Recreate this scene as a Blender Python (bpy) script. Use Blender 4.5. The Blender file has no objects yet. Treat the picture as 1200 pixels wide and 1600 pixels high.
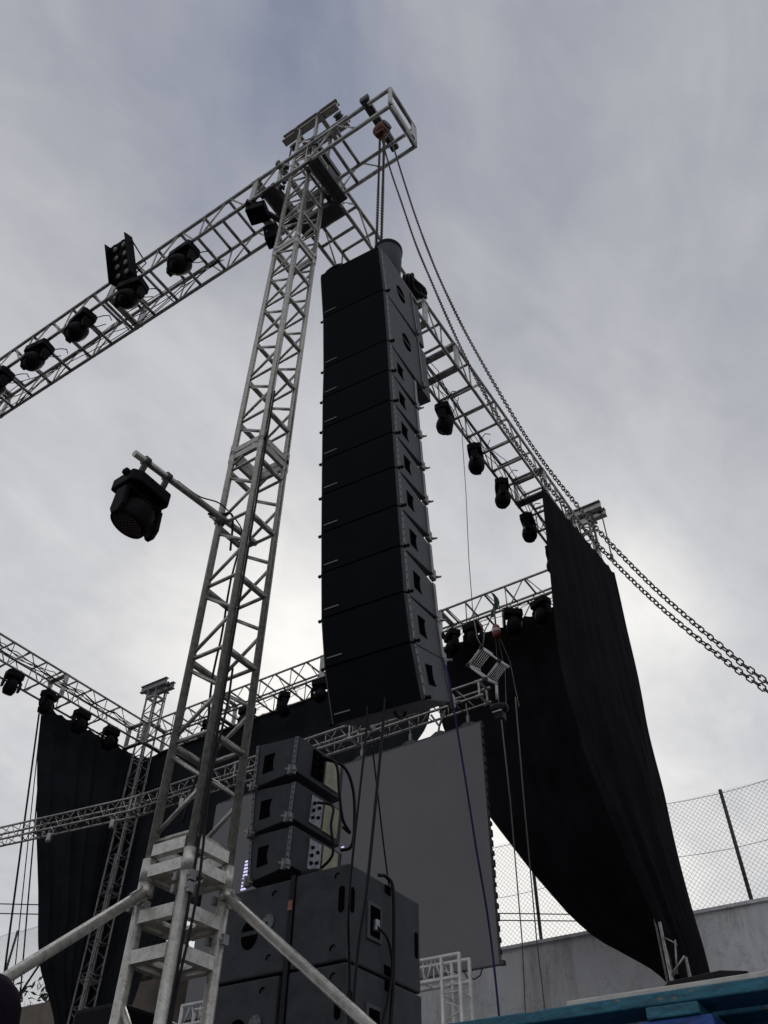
import bpy, math, random
from mathutils import Vector as V, Matrix, noise as mnoise
random.seed(7)
R = math.radians
scene = bpy.context.scene
col = scene.collection

# ------------------------------------------------------------------ camera
# Height 0 is the camera's own height; the ground lies 1.6 m below it.
YAW, PITCH, ROLL = R(33.949), R(44.375), R(.869)
cd = bpy.data.cameras.new("camera"); cam = bpy.data.objects.new("camera", cd); col.objects.link(cam)
cam.rotation_euler = (Matrix.Rotation(YAW, 3, 'Z') @ Matrix.Rotation(R(90) + PITCH, 3, 'X') @ Matrix.Rotation(ROLL, 3, 'Z')).to_euler()
cd.sensor_fit = 'VERTICAL'; cd.sensor_height = 32.0; cd.lens = 25.906
cd.clip_start = .05; cd.clip_end = 3000
scene.camera = cam

# ------------------------------------------------------------------ sky, sun, exposure
scene.view_settings.view_transform = 'Standard'; scene.view_settings.look = 'None'
scene.view_settings.exposure = 0.0; scene.view_settings.gamma = 1.0
SUN = V((-.529, .627, .573)).normalized()
w = bpy.data.worlds.new("World"); scene.world = w; w.use_nodes = True
nt = w.node_tree; nt.nodes.clear(); N = nt.nodes; L = nt.links
def nd(t, **k):
    n = N.new(t)
    for a, b in k.items(): setattr(n, a, b)
    return n
def mth(op, a, b=None):
    n = nd('ShaderNodeMath', operation=op)
    for i, v in enumerate((a, b)):
        if v is None: continue
        if isinstance(v, (int, float)): n.inputs[i].default_value = v
        else: L.new(v, n.inputs[i])
    return n.outputs[0]
tc = nd('ShaderNodeTexCoord')
nrm = nd('ShaderNodeVectorMath', operation='NORMALIZE'); L.new(tc.outputs['Generated'], nrm.inputs[0])
D = nrm.outputs[0]
sep = nd('ShaderNodeSeparateXYZ'); L.new(D, sep.inputs[0])
zc = mth('MAXIMUM', sep.outputs['Z'], 0.0); zz = mth('ADD', zc, .22)
px, py = mth('DIVIDE', sep.outputs['X'], zz), mth('DIVIDE', sep.outputs['Y'], zz)
cmb = nd('ShaderNodeCombineXYZ'); L.new(px, cmb.inputs[0]); L.new(py, cmb.inputs[1])
mp = nd('ShaderNodeMapping'); mp.inputs['Rotation'].default_value = (0, 0, R(62)); mp.inputs['Scale'].default_value = (1.5, 1.0, 1)
L.new(cmb.outputs[0], mp.inputs[0])
def noise(scale, detail, rough, dist=0., off=0.):
    n = nd('ShaderNodeTexNoise'); n.inputs['Scale'].default_value = scale; n.inputs['Detail'].default_value = detail
    n.inputs['Roughness'].default_value = rough; n.inputs['Distortion'].default_value = dist
    ad = nd('ShaderNodeVectorMath', operation='ADD'); ad.inputs[1].default_value = (off, off * .7, off * .3)
    L.new(mp.outputs[0], ad.inputs[0]); L.new(ad.outputs[0], n.inputs['Vector'])
    return mth('SUBTRACT', n.outputs['Fac'], .5)
val = mth('ADD', mth('MULTIPLY', noise(1.15, 6, .52, .6, 14.95), .46), .465)
val = mth('ADD', val, mth('MULTIPLY', noise(3.1, 8, .56, .9, 20.05), .30))
val = mth('ADD', val, mth('MULTIPLY', noise(9.5, 8, .6, .6, 25.15), .17))
# cloud cover: thin bright parts and thick dark parts (direction, amount, sharpness)
LOBES = [((-.529, .627, .573), .26, 120), ((-.529, .627, .573), .15, 9), ((-.21, .19, .958), -.22, 26), ((-.047, .648, .76), -.05, 22),
         ((-.649, .438, .622), .06, 30), ((-.164, .784, .599), .20, 260), ((-.1, .80, .59), .08, 90), ((-.03, .70, .71), -.05, 300),
         ((-.385, .857, .344), .50, 60), ((-.20, .92, .34), .16, 14), ((-.794, .526, .306), .12, 12), ((-.08, .22, .972), .14, 420), ((-.049, .773, .633), -.08, 330),
         ((.50, -.75, .40), .22, 1.6)]
for d, a, n in LOBES:
    d = V(d).normalized()
    dt = nd('ShaderNodeVectorMath', operation='DOT_PRODUCT'); L.new(D, dt.inputs[0]); dt.inputs[1].default_value = d
    val = mth('ADD', val, mth('MULTIPLY', mth('POWER', mth('MAXIMUM', dt.outputs['Value'], 0.0), float(n)), float(a)))
rmp = nd('ShaderNodeValToRGB'); L.new(val, rmp.inputs[0])
cr = rmp.color_ramp; cr.elements[0].position = 0.0; cr.elements[0].color = (.15, .18, .275, 1); cr.elements[1].position = 1.0; cr.elements[1].color = (1.0, .985, .95, 1)
for p, c in ((.22, (.25, .278, .37, 1)), (.42, (.415, .425, .47, 1)), (.68, (.63, .635, .655, 1))):
    e = cr.elements.new(p); e.color = c
sky = nd('ShaderNodeTexSky', sky_type='NISHITA'); sky.sun_disc = False
sky.sun_elevation = math.asin(SUN.z); sky.sun_rotation = math.atan2(SUN.x, SUN.y)
b1 = nd('ShaderNodeBackground'); L.new(sky.outputs[0], b1.inputs[0]); b1.inputs[1].default_value = .06
b2 = nd('ShaderNodeBackground'); L.new(rmp.outputs[0], b2.inputs[0]); b2.inputs[1].default_value = 1.0
mx = nd('ShaderNodeMixShader'); mx.inputs[0].default_value = .93; L.new(b1.outputs[0], mx.inputs[1]); L.new(b2.outputs[0], mx.inputs[2])
wo = nd('ShaderNodeOutputWorld'); L.new(mx.outputs[0], wo.inputs[0])
sd = bpy.data.lights.new("sun", 'SUN'); sd.energy = .6; sd.angle = R(18); sd.color = (1, .96, .9)
so = bpy.data.objects.new("sun", sd); col.objects.link(so); so.rotation_euler = SUN.to_track_quat('Z', 'Y').to_euler()

# ------------------------------------------------------------------ materials
def material(name, color, rough=.6, metal=0., var=.15, scale=6., bump=0., bscale=60., emit=None, streak=False, spec=.5):
    m = bpy.data.materials.new(name); m.use_nodes = True
    t = m.node_tree; b = t.nodes['Principled BSDF']
    b.inputs['Roughness'].default_value = rough; b.inputs['Metallic'].default_value = metal
    b.inputs['Specular IOR Level'].default_value = spec
    tcn = t.nodes.new('ShaderNodeTexCoord')
    n = t.nodes.new('ShaderNodeTexNoise'); n.inputs['Scale'].default_value = scale; n.inputs['Detail'].default_value = 6; n.inputs['Roughness'].default_value = .65
    if streak:
        mpn = t.nodes.new('ShaderNodeMapping'); mpn.inputs['Scale'].default_value = streak; t.links.new(tcn.outputs['Object'], mpn.inputs[0]); t.links.new(mpn.outputs[0], n.inputs[0])
    else: t.links.new(tcn.outputs['Object'], n.inputs[0])
    r = t.nodes.new('ShaderNodeValToRGB')
    r.color_ramp.elements[0].position = .3; r.color_ramp.elements[1].position = .72
    r.color_ramp.elements[0].color = tuple(c * (1 - var) for c in color) + (1,)
    r.color_ramp.elements[1].color = tuple(min(1, c * (1 + var)) for c in color) + (1,)
    t.links.new(n.outputs['Fac'], r.inputs[0]); t.links.new(r.outputs[0], b.inputs['Base Color'])
    rr = t.nodes.new('ShaderNodeMapRange'); rr.inputs['To Min'].default_value = max(.02, rough - .12); rr.inputs['To Max'].default_value = min(1, rough + .12)
    t.links.new(n.outputs['Fac'], rr.inputs[0]); t.links.new(rr.outputs[0], b.inputs['Roughness'])
    if bump:
        n2 = t.nodes.new('ShaderNodeTexNoise'); n2.inputs['Scale'].default_value = bscale; n2.inputs['Detail'].default_value = 4; t.links.new(tcn.outputs['Object'], n2.inputs[0])
        bp = t.nodes.new('ShaderNodeBump'); bp.inputs['Strength'].default_value = bump; bp.inputs['Distance'].default_value = .01
        t.links.new(n2.outputs['Fac'], bp.inputs['Height']); t.links.new(bp.outputs[0], b.inputs['Normal'])
    if emit:
        b.inputs['Emission Color'].default_value = emit + (1,); b.inputs['Emission Strength'].default_value = 1.
    return m
def worn_paint(name, color, lim):
    m = material(name, color, .62, 0, .45, 8, .5, 60, streak=(2.5, 12, 12)); t = m.node_tree; b = t.nodes['Principled BSDF']
    tcn = t.nodes.new('ShaderNodeTexCoord'); mpn = t.nodes.new('ShaderNodeMapping'); mpn.inputs['Scale'].default_value = (1., 3., 3.); t.links.new(tcn.outputs['Object'], mpn.inputs[0])
    n = t.nodes.new('ShaderNodeTexNoise'); n.inputs['Scale'].default_value = 11; n.inputs['Detail'].default_value = 9; n.inputs['Roughness'].default_value = .72; t.links.new(mpn.outputs[0], n.inputs[0])
    r = t.nodes.new('ShaderNodeValToRGB'); r.color_ramp.elements[0].position = lim + .14; r.color_ramp.elements[0].color = (0, 0, 0, 1); r.color_ramp.elements[1].position = lim + .17; r.color_ramp.elements[1].color = (1, 1, 1, 1); t.links.new(n.outputs['Fac'], r.inputs[0])
    x = t.nodes.new('ShaderNodeMixRGB'); t.links.new(r.outputs[0], x.inputs[0]); t.links.new(b.inputs['Base Color'].links[0].from_socket, x.inputs[1]); x.inputs[2].default_value = (.20, .15, .11, 1)
    t.links.new(x.outputs[0], b.inputs['Base Color'])
    return m
M = dict(
    alu=material('brushed_aluminium', (.32, .315, .305), .32, .8, .42, 11, .2, 90),
    alu_old=material('worn_aluminium', (.37, .36, .335), .30, .75, .34, 24, .3, 110),
    alu_base=material('scuffed_pale_aluminium', (.52, .505, .465), .30, .6, .30, 24, .3, 110),
    alu_dark=material('dull_dark_aluminium', (.22, .22, .225), .5, .6, .3, 9),
    alu_white=material('pale_aluminium', (.60, .60, .60), .45, .3, .2, 9),
    steel=material('dark_steel', (.07, .07, .075), .55, .5, .3, 10),
    steel_grey=material('grey_steel', (.22, .22, .225), .5, .5, .3, 10),
    chain=material('oiled_chain_steel', (.09, .08, .075), .45, .75, .35, 40),
    rust=material('brown_red_paint', (.15, .045, .03), .55, .1, .35, 20),
    red=material('red_paint', (.20, .022, .018), .5, 0, .3, 20),
    white=material('white_paint', (.42, .41, .39), .5, 0, .2, 20),
    black=material('black_moulded_plastic', (.006, .006, .0075), .55, 0, .3, 12, .1, 200, spec=.06),
    black_g=material('glossy_black_glass', (.006, .005, .007), .3, 0, .2, 8, spec=.1),
    box=material('textured_charcoal_paint', (.080, .083, .094), .55, 0, .28, 9, .4, 300, spec=.18),
    box2=material('textured_black_paint', (.046, .050, .059), .55, 0, .30, 9, .4, 300, spec=.15),
    grille=material('black_grille_cloth', (.0085, .0095, .012), .85, 0, .2, 3, .3, 500, spec=.04),
    hole=material('recess_shade_and_black_trim', (.004, .004, .005), .9, 0, .1, 8, spec=.0),  # near-black stands in for shade inside handles and holes; also dark trim
    rail=material('grey_rigging_steel', (.11, .112, .118), .45, .5, .25, 20),
    badge=material('silver_badge', (.13, .13, .135), .45, .5, .1, 20),
    cloth=material('black_stage_cloth', (.0115, .0115, .0140), .95, 0, .35, 1.6, .3, 160, spec=.02),
    cloth_hazed=material('black_cloth_with_haze', (.021, .0230, .0275), .95, 0, .3, 1.6, .3, 160, spec=.02),  # same black cloth, greyed: veiling lens flare is mixed into its colour
    cable=material('black_rubber_cable', (.012, .012, .014), .5, 0, .2, 20, spec=.15),
    wire=material('steel_wire', (.12, .12, .12), .5, .5, .2, 20),
    rope=material('blue_rope', (.018, .017, .085), .8, 0, .3, 60),
    rope2=material('grey_rope', (.16, .15, .14), .8, 0, .3, 60),
    label=material('yellowed_panel', (.36, .34, .24), .6, 0, .3, 14),
    panel=material('silver_amplifier_panel', (.24, .255, .28), .35, .6, .6, 40),
    orange=material('orange_tag', (.26, .10, .065), .7, 0, .35, 40),
    lens=material('frosted_lens', (.16, .16, .16), .25, 0, .2, 30),
    leds=material('dark_red_led_lens', (.05, .018, .022), .25, 0, .5, 90),
    wall=material('weathered_pale_render', (.78, .79, .82), .9, 0, .08, 1.6, .3, 20),
    wallb=material('brown_grey_render', (.16, .135, .115), .9, 0, .35, 1.2, .3, 20),
    gal=material('galvanised_wire', (.20, .20, .21), .5, .5, .2, 10),
    teal=worn_paint('teal_painted_wood', (.020, .125, .185), .47),
    blue=worn_paint('blue_painted_wood', (.018, .065, .27), .50),
    pale_wood=material('pale_grey_board', (.52, .50, .47), .8, 0, .2, 8, .3, 60, streak=(3, 20, 20)),
    green=material('green_cloth', (.02, .055, .03), .9, 0, .3, 12),
    leaf=material('olive_green_leaves', (.055, .07, .035), .7, 0, .4, 4),
    bark=material('grey_bark', (.12, .10, .08), .9, 0, .3, 8, .5, 20),
    purple=material('black_plum_cloth', (.012, .008, .014), .9, 0, .3, 12, .3, 200, spec=.05),
    asphalt=material('dark_asphalt', (.10, .10, .10), .9, 0, .25, 1.5, .4, 40),
    deck=material('brown_deck_ply', (.10, .075, .055), .7, 0, .25, 3),
    lit=material('lit_led_pixels', (.2, .2, .2), .5, 0, .1, 10, emit=(.62, .58, .95)),
)
def screen_material():
    m = material('grey_led_modules', (.130, .130, .138), .55, 0, .14, .55)
    t = m.node_tree; b = t.nodes['Principled BSDF']
    tcn = t.nodes.new('ShaderNodeTexCoord'); br = t.nodes.new('ShaderNodeTexBrick'); br.offset = 0
    mpn = t.nodes.new('ShaderNodeMapping'); mpn.inputs['Rotation'].default_value = (R(90), 0, 0)
    t.links.new(tcn.outputs['Object'], mpn.inputs[0]); t.links.new(mpn.outputs[0], br.inputs[0])
    br.inputs['Scale'].default_value = 1; br.inputs['Brick Width'].default_value = .5; br.inputs['Row Height'].default_value = .5
    br.inputs['Mortar Size'].default_value = .003; br.inputs['Color1'].default_value = (.97, .97, .97, 1); br.inputs['Color2'].default_value = (1, 1, 1, 1); br.inputs['Mortar'].default_value = (.93, .93, .93, 1)
    mxn = t.nodes.new('ShaderNodeMixRGB'); mxn.blend_type = 'MULTIPLY'; mxn.inputs[0].default_value = 1
    src = b.inputs['Base Color'].links[0].from_socket
    t.links.new(src, mxn.inputs[1]); t.links.new(br.outputs[0], mxn.inputs[2]); t.links.new(mxn.outputs[0], b.inputs['Base Color'])
    return m
M['screen'] = screen_material()
def crack_wall():
    m = M['wall']; t = m.node_tree; b = t.nodes['Principled BSDF']
    tcn = t.nodes.new('ShaderNodeTexCoord')
    mpn = t.nodes.new('ShaderNodeMapping'); mpn.inputs['Scale'].default_value = (1.6, 1, .25); t.links.new(tcn.outputs['Object'], mpn.inputs[0])
    n = t.nodes.new('ShaderNodeTexNoise'); n.inputs['Scale'].default_value = 2.2; n.inputs['Detail'].default_value = 8; n.inputs['Roughness'].default_value = .7; t.links.new(mpn.outputs[0], n.inputs[0])
    r = t.nodes.new('ShaderNodeValToRGB'); r.color_ramp.elements[0].position = .33; r.color_ramp.elements[0].color = (.55, .53, .50, 1); r.color_ramp.elements[1].position = .52; r.color_ramp.elements[1].color = (1, 1, 1, 1)
    t.links.new(n.outputs['Fac'], r.inputs[0])
    n3 = t.nodes.new('ShaderNodeTexNoise'); n3.inputs['Scale'].default_value = 1.1; n3.inputs['Detail'].default_value = 9; n3.inputs['Roughness'].default_value = .75; t.links.new(tcn.outputs['Object'], n3.inputs[0])
    r3 = t.nodes.new('ShaderNodeValToRGB'); e = r3.color_ramp.elements
    e[0].position = .492; e[0].color = (1, 1, 1, 1); e[1].position = .508; e[1].color = (1, 1, 1, 1); k = e.new(.5); k.color = (.45, .43, .42, 1)
    t.links.new(n3.outputs['Fac'], r3.inputs[0])
    src = b.inputs['Base Color'].links[0].from_socket
    for s in (r.outputs[0], r3.outputs[0]):
        x = t.nodes.new('ShaderNodeMixRGB'); x.blend_type = 'MULTIPLY'; x.inputs[0].default_value = .8
        t.links.new(src, x.inputs[1]); t.links.new(s, x.inputs[2]); src = x.outputs[0]
    t.links.new(src, b.inputs['Base Color'])
crack_wall()

# ------------------------------------------------------------------ mesh helpers
ORG = {}
class MB:
    def __init__(s): s.v = []; s.f = []; s.sm = []; s.mi = []; s.m = 0
    def add(s, vs, fs, smooth=False):
        o = len(s.v); s.v += [V(p) for p in vs]
        for f in fs: s.f.append([o + i for i in f]); s.sm.append(smooth); s.mi.append(s.m)
        return s
    def hexa(s, p):   # p[0:4] bottom loop, p[4:8] top loop
        return s.add(p, [(3, 2, 1, 0), (4, 5, 6, 7), (0, 1, 5, 4), (1, 2, 6, 5), (2, 3, 7, 6), (3, 0, 4, 7)])
    def box(s, c, size, ax=None):
        c = V(c); X, Y, Z = ax or (V((1, 0, 0)), V((0, 1, 0)), V((0, 0, 1)))
        x, y, z = X * size[0] / 2, Y * size[1] / 2, Z * size[2] / 2
        return s.hexa([c - x - y - z, c + x - y - z, c + x + y - z, c - x + y - z, c - x - y + z, c + x - y + z, c + x + y + z, c - x + y + z])
    def beam(s, p0, p1, wd, ht, up=(0, 0, 1)):   # rectangular bar
        p0, p1 = V(p0), V(p1); d = (p1 - p0).normalized(); u = V(up); sd_ = d.cross(u).normalized(); u = sd_.cross(d)
        return s.box((p0 + p1) / 2, ((p1 - p0).length, wd, ht), (d, sd_, u))
    def prism(s, poly, ext):
        n = len(poly); ext = V(ext); a = [V(p) for p in poly]
        return s.add(a + [p + ext for p in a], [tuple(reversed(range(n))), tuple(range(n, 2 * n))] + [(i, (i + 1) % n, n + (i + 1) % n, n + i) for i in range(n)])
    def path(s, pts, r, n=8, cap=True):
        pts = [V(p) for p in pts]; rs = r if isinstance(r, (list, tuple)) else [r] * len(pts)
        vs = []; prev = None
        for i, p in enumerate(pts):
            t = (pts[min(i + 1, len(pts) - 1)] - pts[max(i - 1, 0)]).normalized()
            if prev is None:
                a = V((0, 0, 1)) if abs(t.z) < .9 else V((1, 0, 0)); u = t.cross(a).normalized()
            else: u = (prev - t * prev.dot(t)).normalized()
            prev = u; q = t.cross(u)
            for k in range(n):
                an = 2 * math.pi * k / n; vs.append(p + (u * math.cos(an) + q * math.sin(an)) * rs[i])
        m = len(pts); fs = []
        for i in range(m - 1):
            for k in range(n): fs.append((i * n + k, i * n + (k + 1) % n, (i + 1) * n + (k + 1) % n, (i + 1) * n + k))
        s.add(vs, fs, True)
        if cap:
            o = len(s.v) - m * n
            s.f.append([o + k for k in reversed(range(n))]); s.sm.append(False); s.mi.append(s.m)
            s.f.append([o + (m - 1) * n + k for k in range(n)]); s.sm.append(False); s.mi.append(s.m)
        return s
    def tube(s, p0, p1, r, n=8, r2=None): return s.path([p0, p1], [r, r2 if r2 else r], n)
    def lathe(s, prof, o, axis, n=20):   # prof: (radius, distance along the axis)
        o = V(o); a = V(axis).normalized(); u = a.cross(V((0, 0, 1)) if abs(a.z) < .9 else V((1, 0, 0))).normalized(); q = a.cross(u)
        vs = [o + a * h + (u * math.cos(2 * math.pi * k / n) + q * math.sin(2 * math.pi * k / n)) * r for r, h in prof for k in range(n)]
        m = len(prof)
        s.add(vs, [(i * n + k, i * n + (k + 1) % n, (i + 1) * n + (k + 1) % n, (i + 1) * n + k) for i in range(m - 1) for k in range(n)], True)
        b = len(s.v) - m * n
        for i in (0, m - 1):
            if prof[i][0] > 1e-4: s.f.append([b + i * n + k for k in range(n)]); s.sm.append(False); s.mi.append(s.m)
        return s
    def disc(s, c, nrm, r, n=16, th=.003, squash=1., up=(0, 0, 1)):
        c = V(c); nrm = V(nrm).normalized(); u = nrm.cross(V(up)).normalized(); q = u.cross(nrm)
        return s.prism([c + u * math.cos(2 * math.pi * k / n) * r * squash + q * math.sin(2 * math.pi * k / n) * r for k in range(n)], nrm * th)
    def link(s, c, t, side, ln, wd, r, n=8, k=5):   # one chain link: stadium ring
        c, t, side = V(c), V(t).normalized(), V(side).normalized()
        pts = []
        st = (ln - wd) / 2
        for i in range(n):
            a = 2 * math.pi * (i + .5) / n
            x, y = math.cos(a), math.sin(a)
            pts.append(c + t * (y * wd / 2 + (st if y > 0 else -st)) + side * x * wd / 2)
        nr = t.cross(side); vs = []
        for i, p in enumerate(pts):
            tg = (pts[(i + 1) % n] - pts[i - 1]).normalized(); o = nr.cross(tg)
            for j in range(k):
                b = 2 * math.pi * j / k; vs.append(p + (nr * math.cos(b) + o * math.sin(b)) * r)
        return s.add(vs, [(i * k + j, i * k + (j + 1) % k, ((i + 1) % n) * k + (j + 1) % k, ((i + 1) % n) * k + j) for i in range(n) for j in range(k)], True)
    def build(s, name, mat, parent=None, at=None, bevel=0.):
        o_ = V((0, 0, 0))
        if parent is not None: o_ = ORG[parent.name]
        loc = V(at) if at is not None else (V((0, 0, 0)) if parent is not None else sum(s.v, V((0, 0, 0))) / len(s.v))
        me = bpy.data.meshes.new(name)
        me.from_pydata([p - o_ - loc for p in s.v], [], s.f)
        for m in (mat if isinstance(mat, (list, tuple)) else [mat]): me.materials.append(M[m])
        me.polygons.foreach_set('use_smooth', s.sm); me.polygons.foreach_set('material_index', s.mi); me.update()
        ob = bpy.data.objects.new(name, me); col.objects.link(ob); ob.location = loc
        if parent is not None: ob.parent = parent
        ORG[ob.name] = o_ + loc
        if bevel:
            b = ob.modifiers.new('bevel', 'BEVEL'); b.width = bevel; b.segments = 2; b.limit_method = 'ANGLE'; b.angle_limit = R(40)
        return ob
def tag(o, label=None, cat=None, group=None, kind=None):
    if label: o['label'] = label
    if cat: o['category'] = cat
    if group: o['group'] = group
    if kind: o['kind'] = kind
    return o
def thing(name, label, cat, loc=(0, 0, 0), group=None):
    o = bpy.data.objects.new(name, None); o.empty_display_size = .1; col.objects.link(o); o.location = loc; ORG[o.name] = V(loc)
    return tag(o, label, cat, group)
def copy_tree(o, parent=None):
    c = o.copy(); col.objects.link(c); c.parent = parent
    if parent is not None: c.matrix_parent_inverse = o.matrix_parent_inverse.copy()
    for ch in list(o.children): copy_tree(ch, c)
    return c
X, Y, Z = V((1, 0, 0)), V((0, 1, 0)), V((0, 0, 1))

# ------------------------------------------------------------------ ground
g = MB(); g.add([(-900, -900, -1.6), (900, -900, -1.6), (900, 900, -1.6), (-900, 900, -1.6)], [(0, 1, 2, 3)])
tag(g.build('ground', 'asphalt'), kind='structure')
dk = MB(); dk.box((-9.2, 8.0, -.35), (12.6, 8.2, 2.5)); tag(dk.build('stage_deck', 'deck'), kind='structure')

# ------------------------------------------------------------------ towers and trusses
def lattice_box(root, O, A, U, W, length, su, sw, bay, rc, rb, rr, mat, zig='U', joints=(), jm=None, nch=10, nb=6, start=0., frame_t=.05, frame_w=.02, per=1):
    """Four-chord truss: O corner chord start, A axis, U/W the two side directions.
    Zigzag bracing lies on the two faces that contain U, thick rungs on the faces that contain W."""
    O = V(O)
    corners = [O, O + U * su, O + U * su + W * sw, O + W * sw]
    for c in corners:
        MB().tube(c, c + A * length, rc, nch).build('chord', mat, root)
    n = int((length - start) / bay)
    for side in (V((0, 0, 0)), W * sw):
        b = MB()
        for i in range(n):
            a0 = start + i * bay
            p = O + side
            b.tube(p + A * (a0 + .02), p + U * su + A * (a0 + .02), rb, nb)
            b.tube(p + A * (a0 + .06), p + U * su + A * (a0 + bay * .46), rb, nb)
            b.tube(p + U * su + A * (a0 + bay * .54), p + A * (a0 + bay - .06), rb, nb)
        b.build('zigzag_bracing', mat, root)
    for side in (V((0, 0, 0)), U * su):
        for i in range(n):
            for k in range(per):
                a0 = start + (i + k / per) * bay
                MB().tube(O + side + A * a0, O + side + W * sw + A * a0, rr, 8).build('rung', mat, root)
    for a0 in joints:
        b = MB()
        for k in range(4):
            p, q = corners[k] + A * a0, corners[(k + 1) % 4] + A * a0
            b.beam(p, q, frame_w, frame_t, A)
            b.lathe([(rc, -.07), (rc + .006, -.065), (rc + .006, -.012), (rc + .003, -.008), (rc + .003, .008), (rc + .006, .012), (rc + .006, .065), (rc, .07)], p, A, 10)
        b.build('joint_frame', jm or mat, root)

def head_block(root, cx, cy, z, mat):
    for yy in (-.13, .13):     # two I-beams lying along X
        b = MB()
        for dz, wd in ((.085, .10), (-.085, .10)): b.box((cx, cy + yy, z + dz), (.92, wd, .02))
        b.box((cx, cy + yy, z), (.92, .02, .149))
        b.build('head_beam', mat, root)
    for xx in (-.2, .2): MB().box((cx + xx, cy, z - .115), (.06, .45, .035)).build('cross_bar', mat, root)
    for xx in (-.38, .38):
        p = MB()
        p.lathe([(.02, -.03), (.07, -.03), (.055, -.01), (.055, .01), (.07, .03), (.02, .03)], (cx + xx, cy, z - .02), (0, 1, 0), 14)
        p.build('pulley', 'steel', root)

TW = .30
def tower(cx, cy, z0, ztop, label, mat, base=False, joints=(), bay=.60, start=.0, group='corner towers of the stage roof'):
    root = thing('lattice_tower', label, 'tower', (cx, cy, -1.6), group)
    O = V((cx - TW / 2, cy - TW / 2, z0))
    lattice_box(root, O, Z, X, Y, ztop - z0, TW, TW, bay, .0265, .0140, .0235, mat, joints=[j - z0 for j in joints], start=start, frame_t=.06, frame_w=.03)
    head_block(root, cx, cy, ztop + .08, mat)
    return root

# near tower: upper sections, then the heavy base section with its frame plates
NX, NY = -3.412, 3.223
tn = tower(NX, NY, 1.76, 11.85, 'nearest and tallest aluminium lattice tower beside the hanging speaker column', 'alu_old', joints=(5.02, 5.10, 8.38, 8.46), bay=.60, start=.09)
c4 = [V((NX + a * TW / 2, NY + b * TW / 2, 0)) for a, b in ((1, -1), (-1, -1), (-1, 1), (1, 1))]
for k, c in enumerate(c4):
    MB().tube(c + Z * -1.55, c + Z * 1.76, .0335, 14).build('base_leg', 'alu_base', tn)
    MB().tube(c + Z * 1.66, c + Z * 1.775, .0358, 14).build('leg_collar', 'alu_base', tn)
for zc_, th, plate in ((1.815, .062, 0), (1.705, .060, 1), (1.475, .064, 1), (1.285, .064, 2)):
    b = MB()
    for k in range(4):
        p, q = c4[k], c4[(k + 1) % 4]; d = (q - p).normalized()
        b.beam(p + d * .03 + Z * zc_, q - d * .03 + Z * zc_, .045, th)
    b.build('joint_frame', 'alu_base', tn)
    if plate:
        b = MB(); n = 24; r = .105 if plate == 2 else .088; h = .128
        ring = [V((NX + r * math.cos(2 * math.pi * k / n), NY + r * math.sin(2 * math.pi * k / n), zc_)) for k in range(n)]
        sq = []
        for k in range(n):
            a = 2 * math.pi * k / n; m = max(abs(math.cos(a)), abs(math.sin(a))); sq.append(V((NX + h * math.cos(a) / m, NY + h * math.sin(a) / m, zc_)))
        t = .006
        vs = [p - Z * t for p in ring] + [p - Z * t for p in sq] + [p + Z * t for p in ring] + [p + Z * t for p in sq]
        fs = []
        for k in range(n):
            j = (k + 1) % n
            fs += [(k, n + k, n + j, j), (2 * n + k, 2 * n + j, 3 * n + j, 3 * n + k), (k, j, 2 * n + j, 2 * n + k), (n + k, 3 * n + k, 3 * n + j, n + j)]
        b.add(vs, fs); b.build('ring_plate', 'alu_base', tn)
for s in (0, 1):     # lower diagonals of the base
    b = MB(); yy = NY - .15 + .3 * s
    b.tube((NX - .15, yy, 1.10), (NX + .15, yy, .72), .017, 10); b.tube((NX + .15, yy, .66), (NX - .15, yy, .28), .017, 10)
    b.tube((NX - .15, yy, .2), (NX + .15, yy, -.2), .017, 10); b.tube((NX + .15, yy, -.25), (NX - .15, yy, -.7), .017, 10); b.build('zigzag_bracing', 'alu_base', tn)
b = MB(); b.box((NX, NY, -1.575), (.62, .62, .04)); b.build('base_plate', 'steel_grey', tn)
for dx, dy, dz in ((.15, -.15, 1.63), (.15, -.15, 1.57), (-.15, -.15, 1.53), (.15, .15, 1.60), (.15, .15, 1.40)):
    b = MB(); b.tube((NX + dx - .05, NY + dy - .012, dz), (NX + dx + .05, NY + dy - .012, dz), .012, 8)
    b.box((NX + dx - .045, NY + dy - .015, dz), (.02, .05, .04)); b.box((NX + dx + .045, NY + dy + .0, dz), (.02, .04, .05))
    b.build('clamp', 'steel_grey', tn)
# wire ties and the power cable strapped to the leg
for (p0, p1, lab) in (((NX - .13, NY - .15, 1.61), (NX - .13, NY - 3.9, -1.55), 'round aluminium outrigger pipe running down left from the near tower'),
                      ((NX + .17, NY + .15, 1.62), (NX + 4.35, NY + .15, -1.55), 'round aluminium outrigger pipe running down right across the subwoofer stack')):
    ob = thing('outrigger_pipe', lab, 'brace', p1, 'outrigger pipes of the near tower')
    p0, p1 = V(p0), V(p1); d = (p1 - p0).normalized()
    MB().tube(p0 + d * .03, p1, .0275, 16).build('pipe', 'alu_base', ob)
    cl = MB(); cl.tube(p0 - Z * .028, p0 + Z * .028, .040, 12); cl.beam(p0 - d * .01, p0 + d * .10, .028, .062); cl.tube(p0 + d * .05 - Z * .05, p0 + d * .05 + Z * .05, .009, 8)
    cl.build('coupler', 'alu_old', ob)
    ft = MB(); ft.lathe([(.0, 0), (.09, 0), (.09, .02), (.03, .05), (.03, .09)], p1 - Z * .05, Z, 14); ft.build('foot', 'steel', ob)
cb = MB()
cb.path([(NX + .185, NY - .135, 12 - i * .35 + .0) if i else (NX + .18, NY - .12, 11.6) for i in range(18, 36)], .0085, 6)
cb.path([(NX + .20 + .012 * math.sin(i * 1.3), NY - .12 + .01 * math.cos(i), 2.9 - i * .22) for i in range(20)], .0075, 6)
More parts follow.
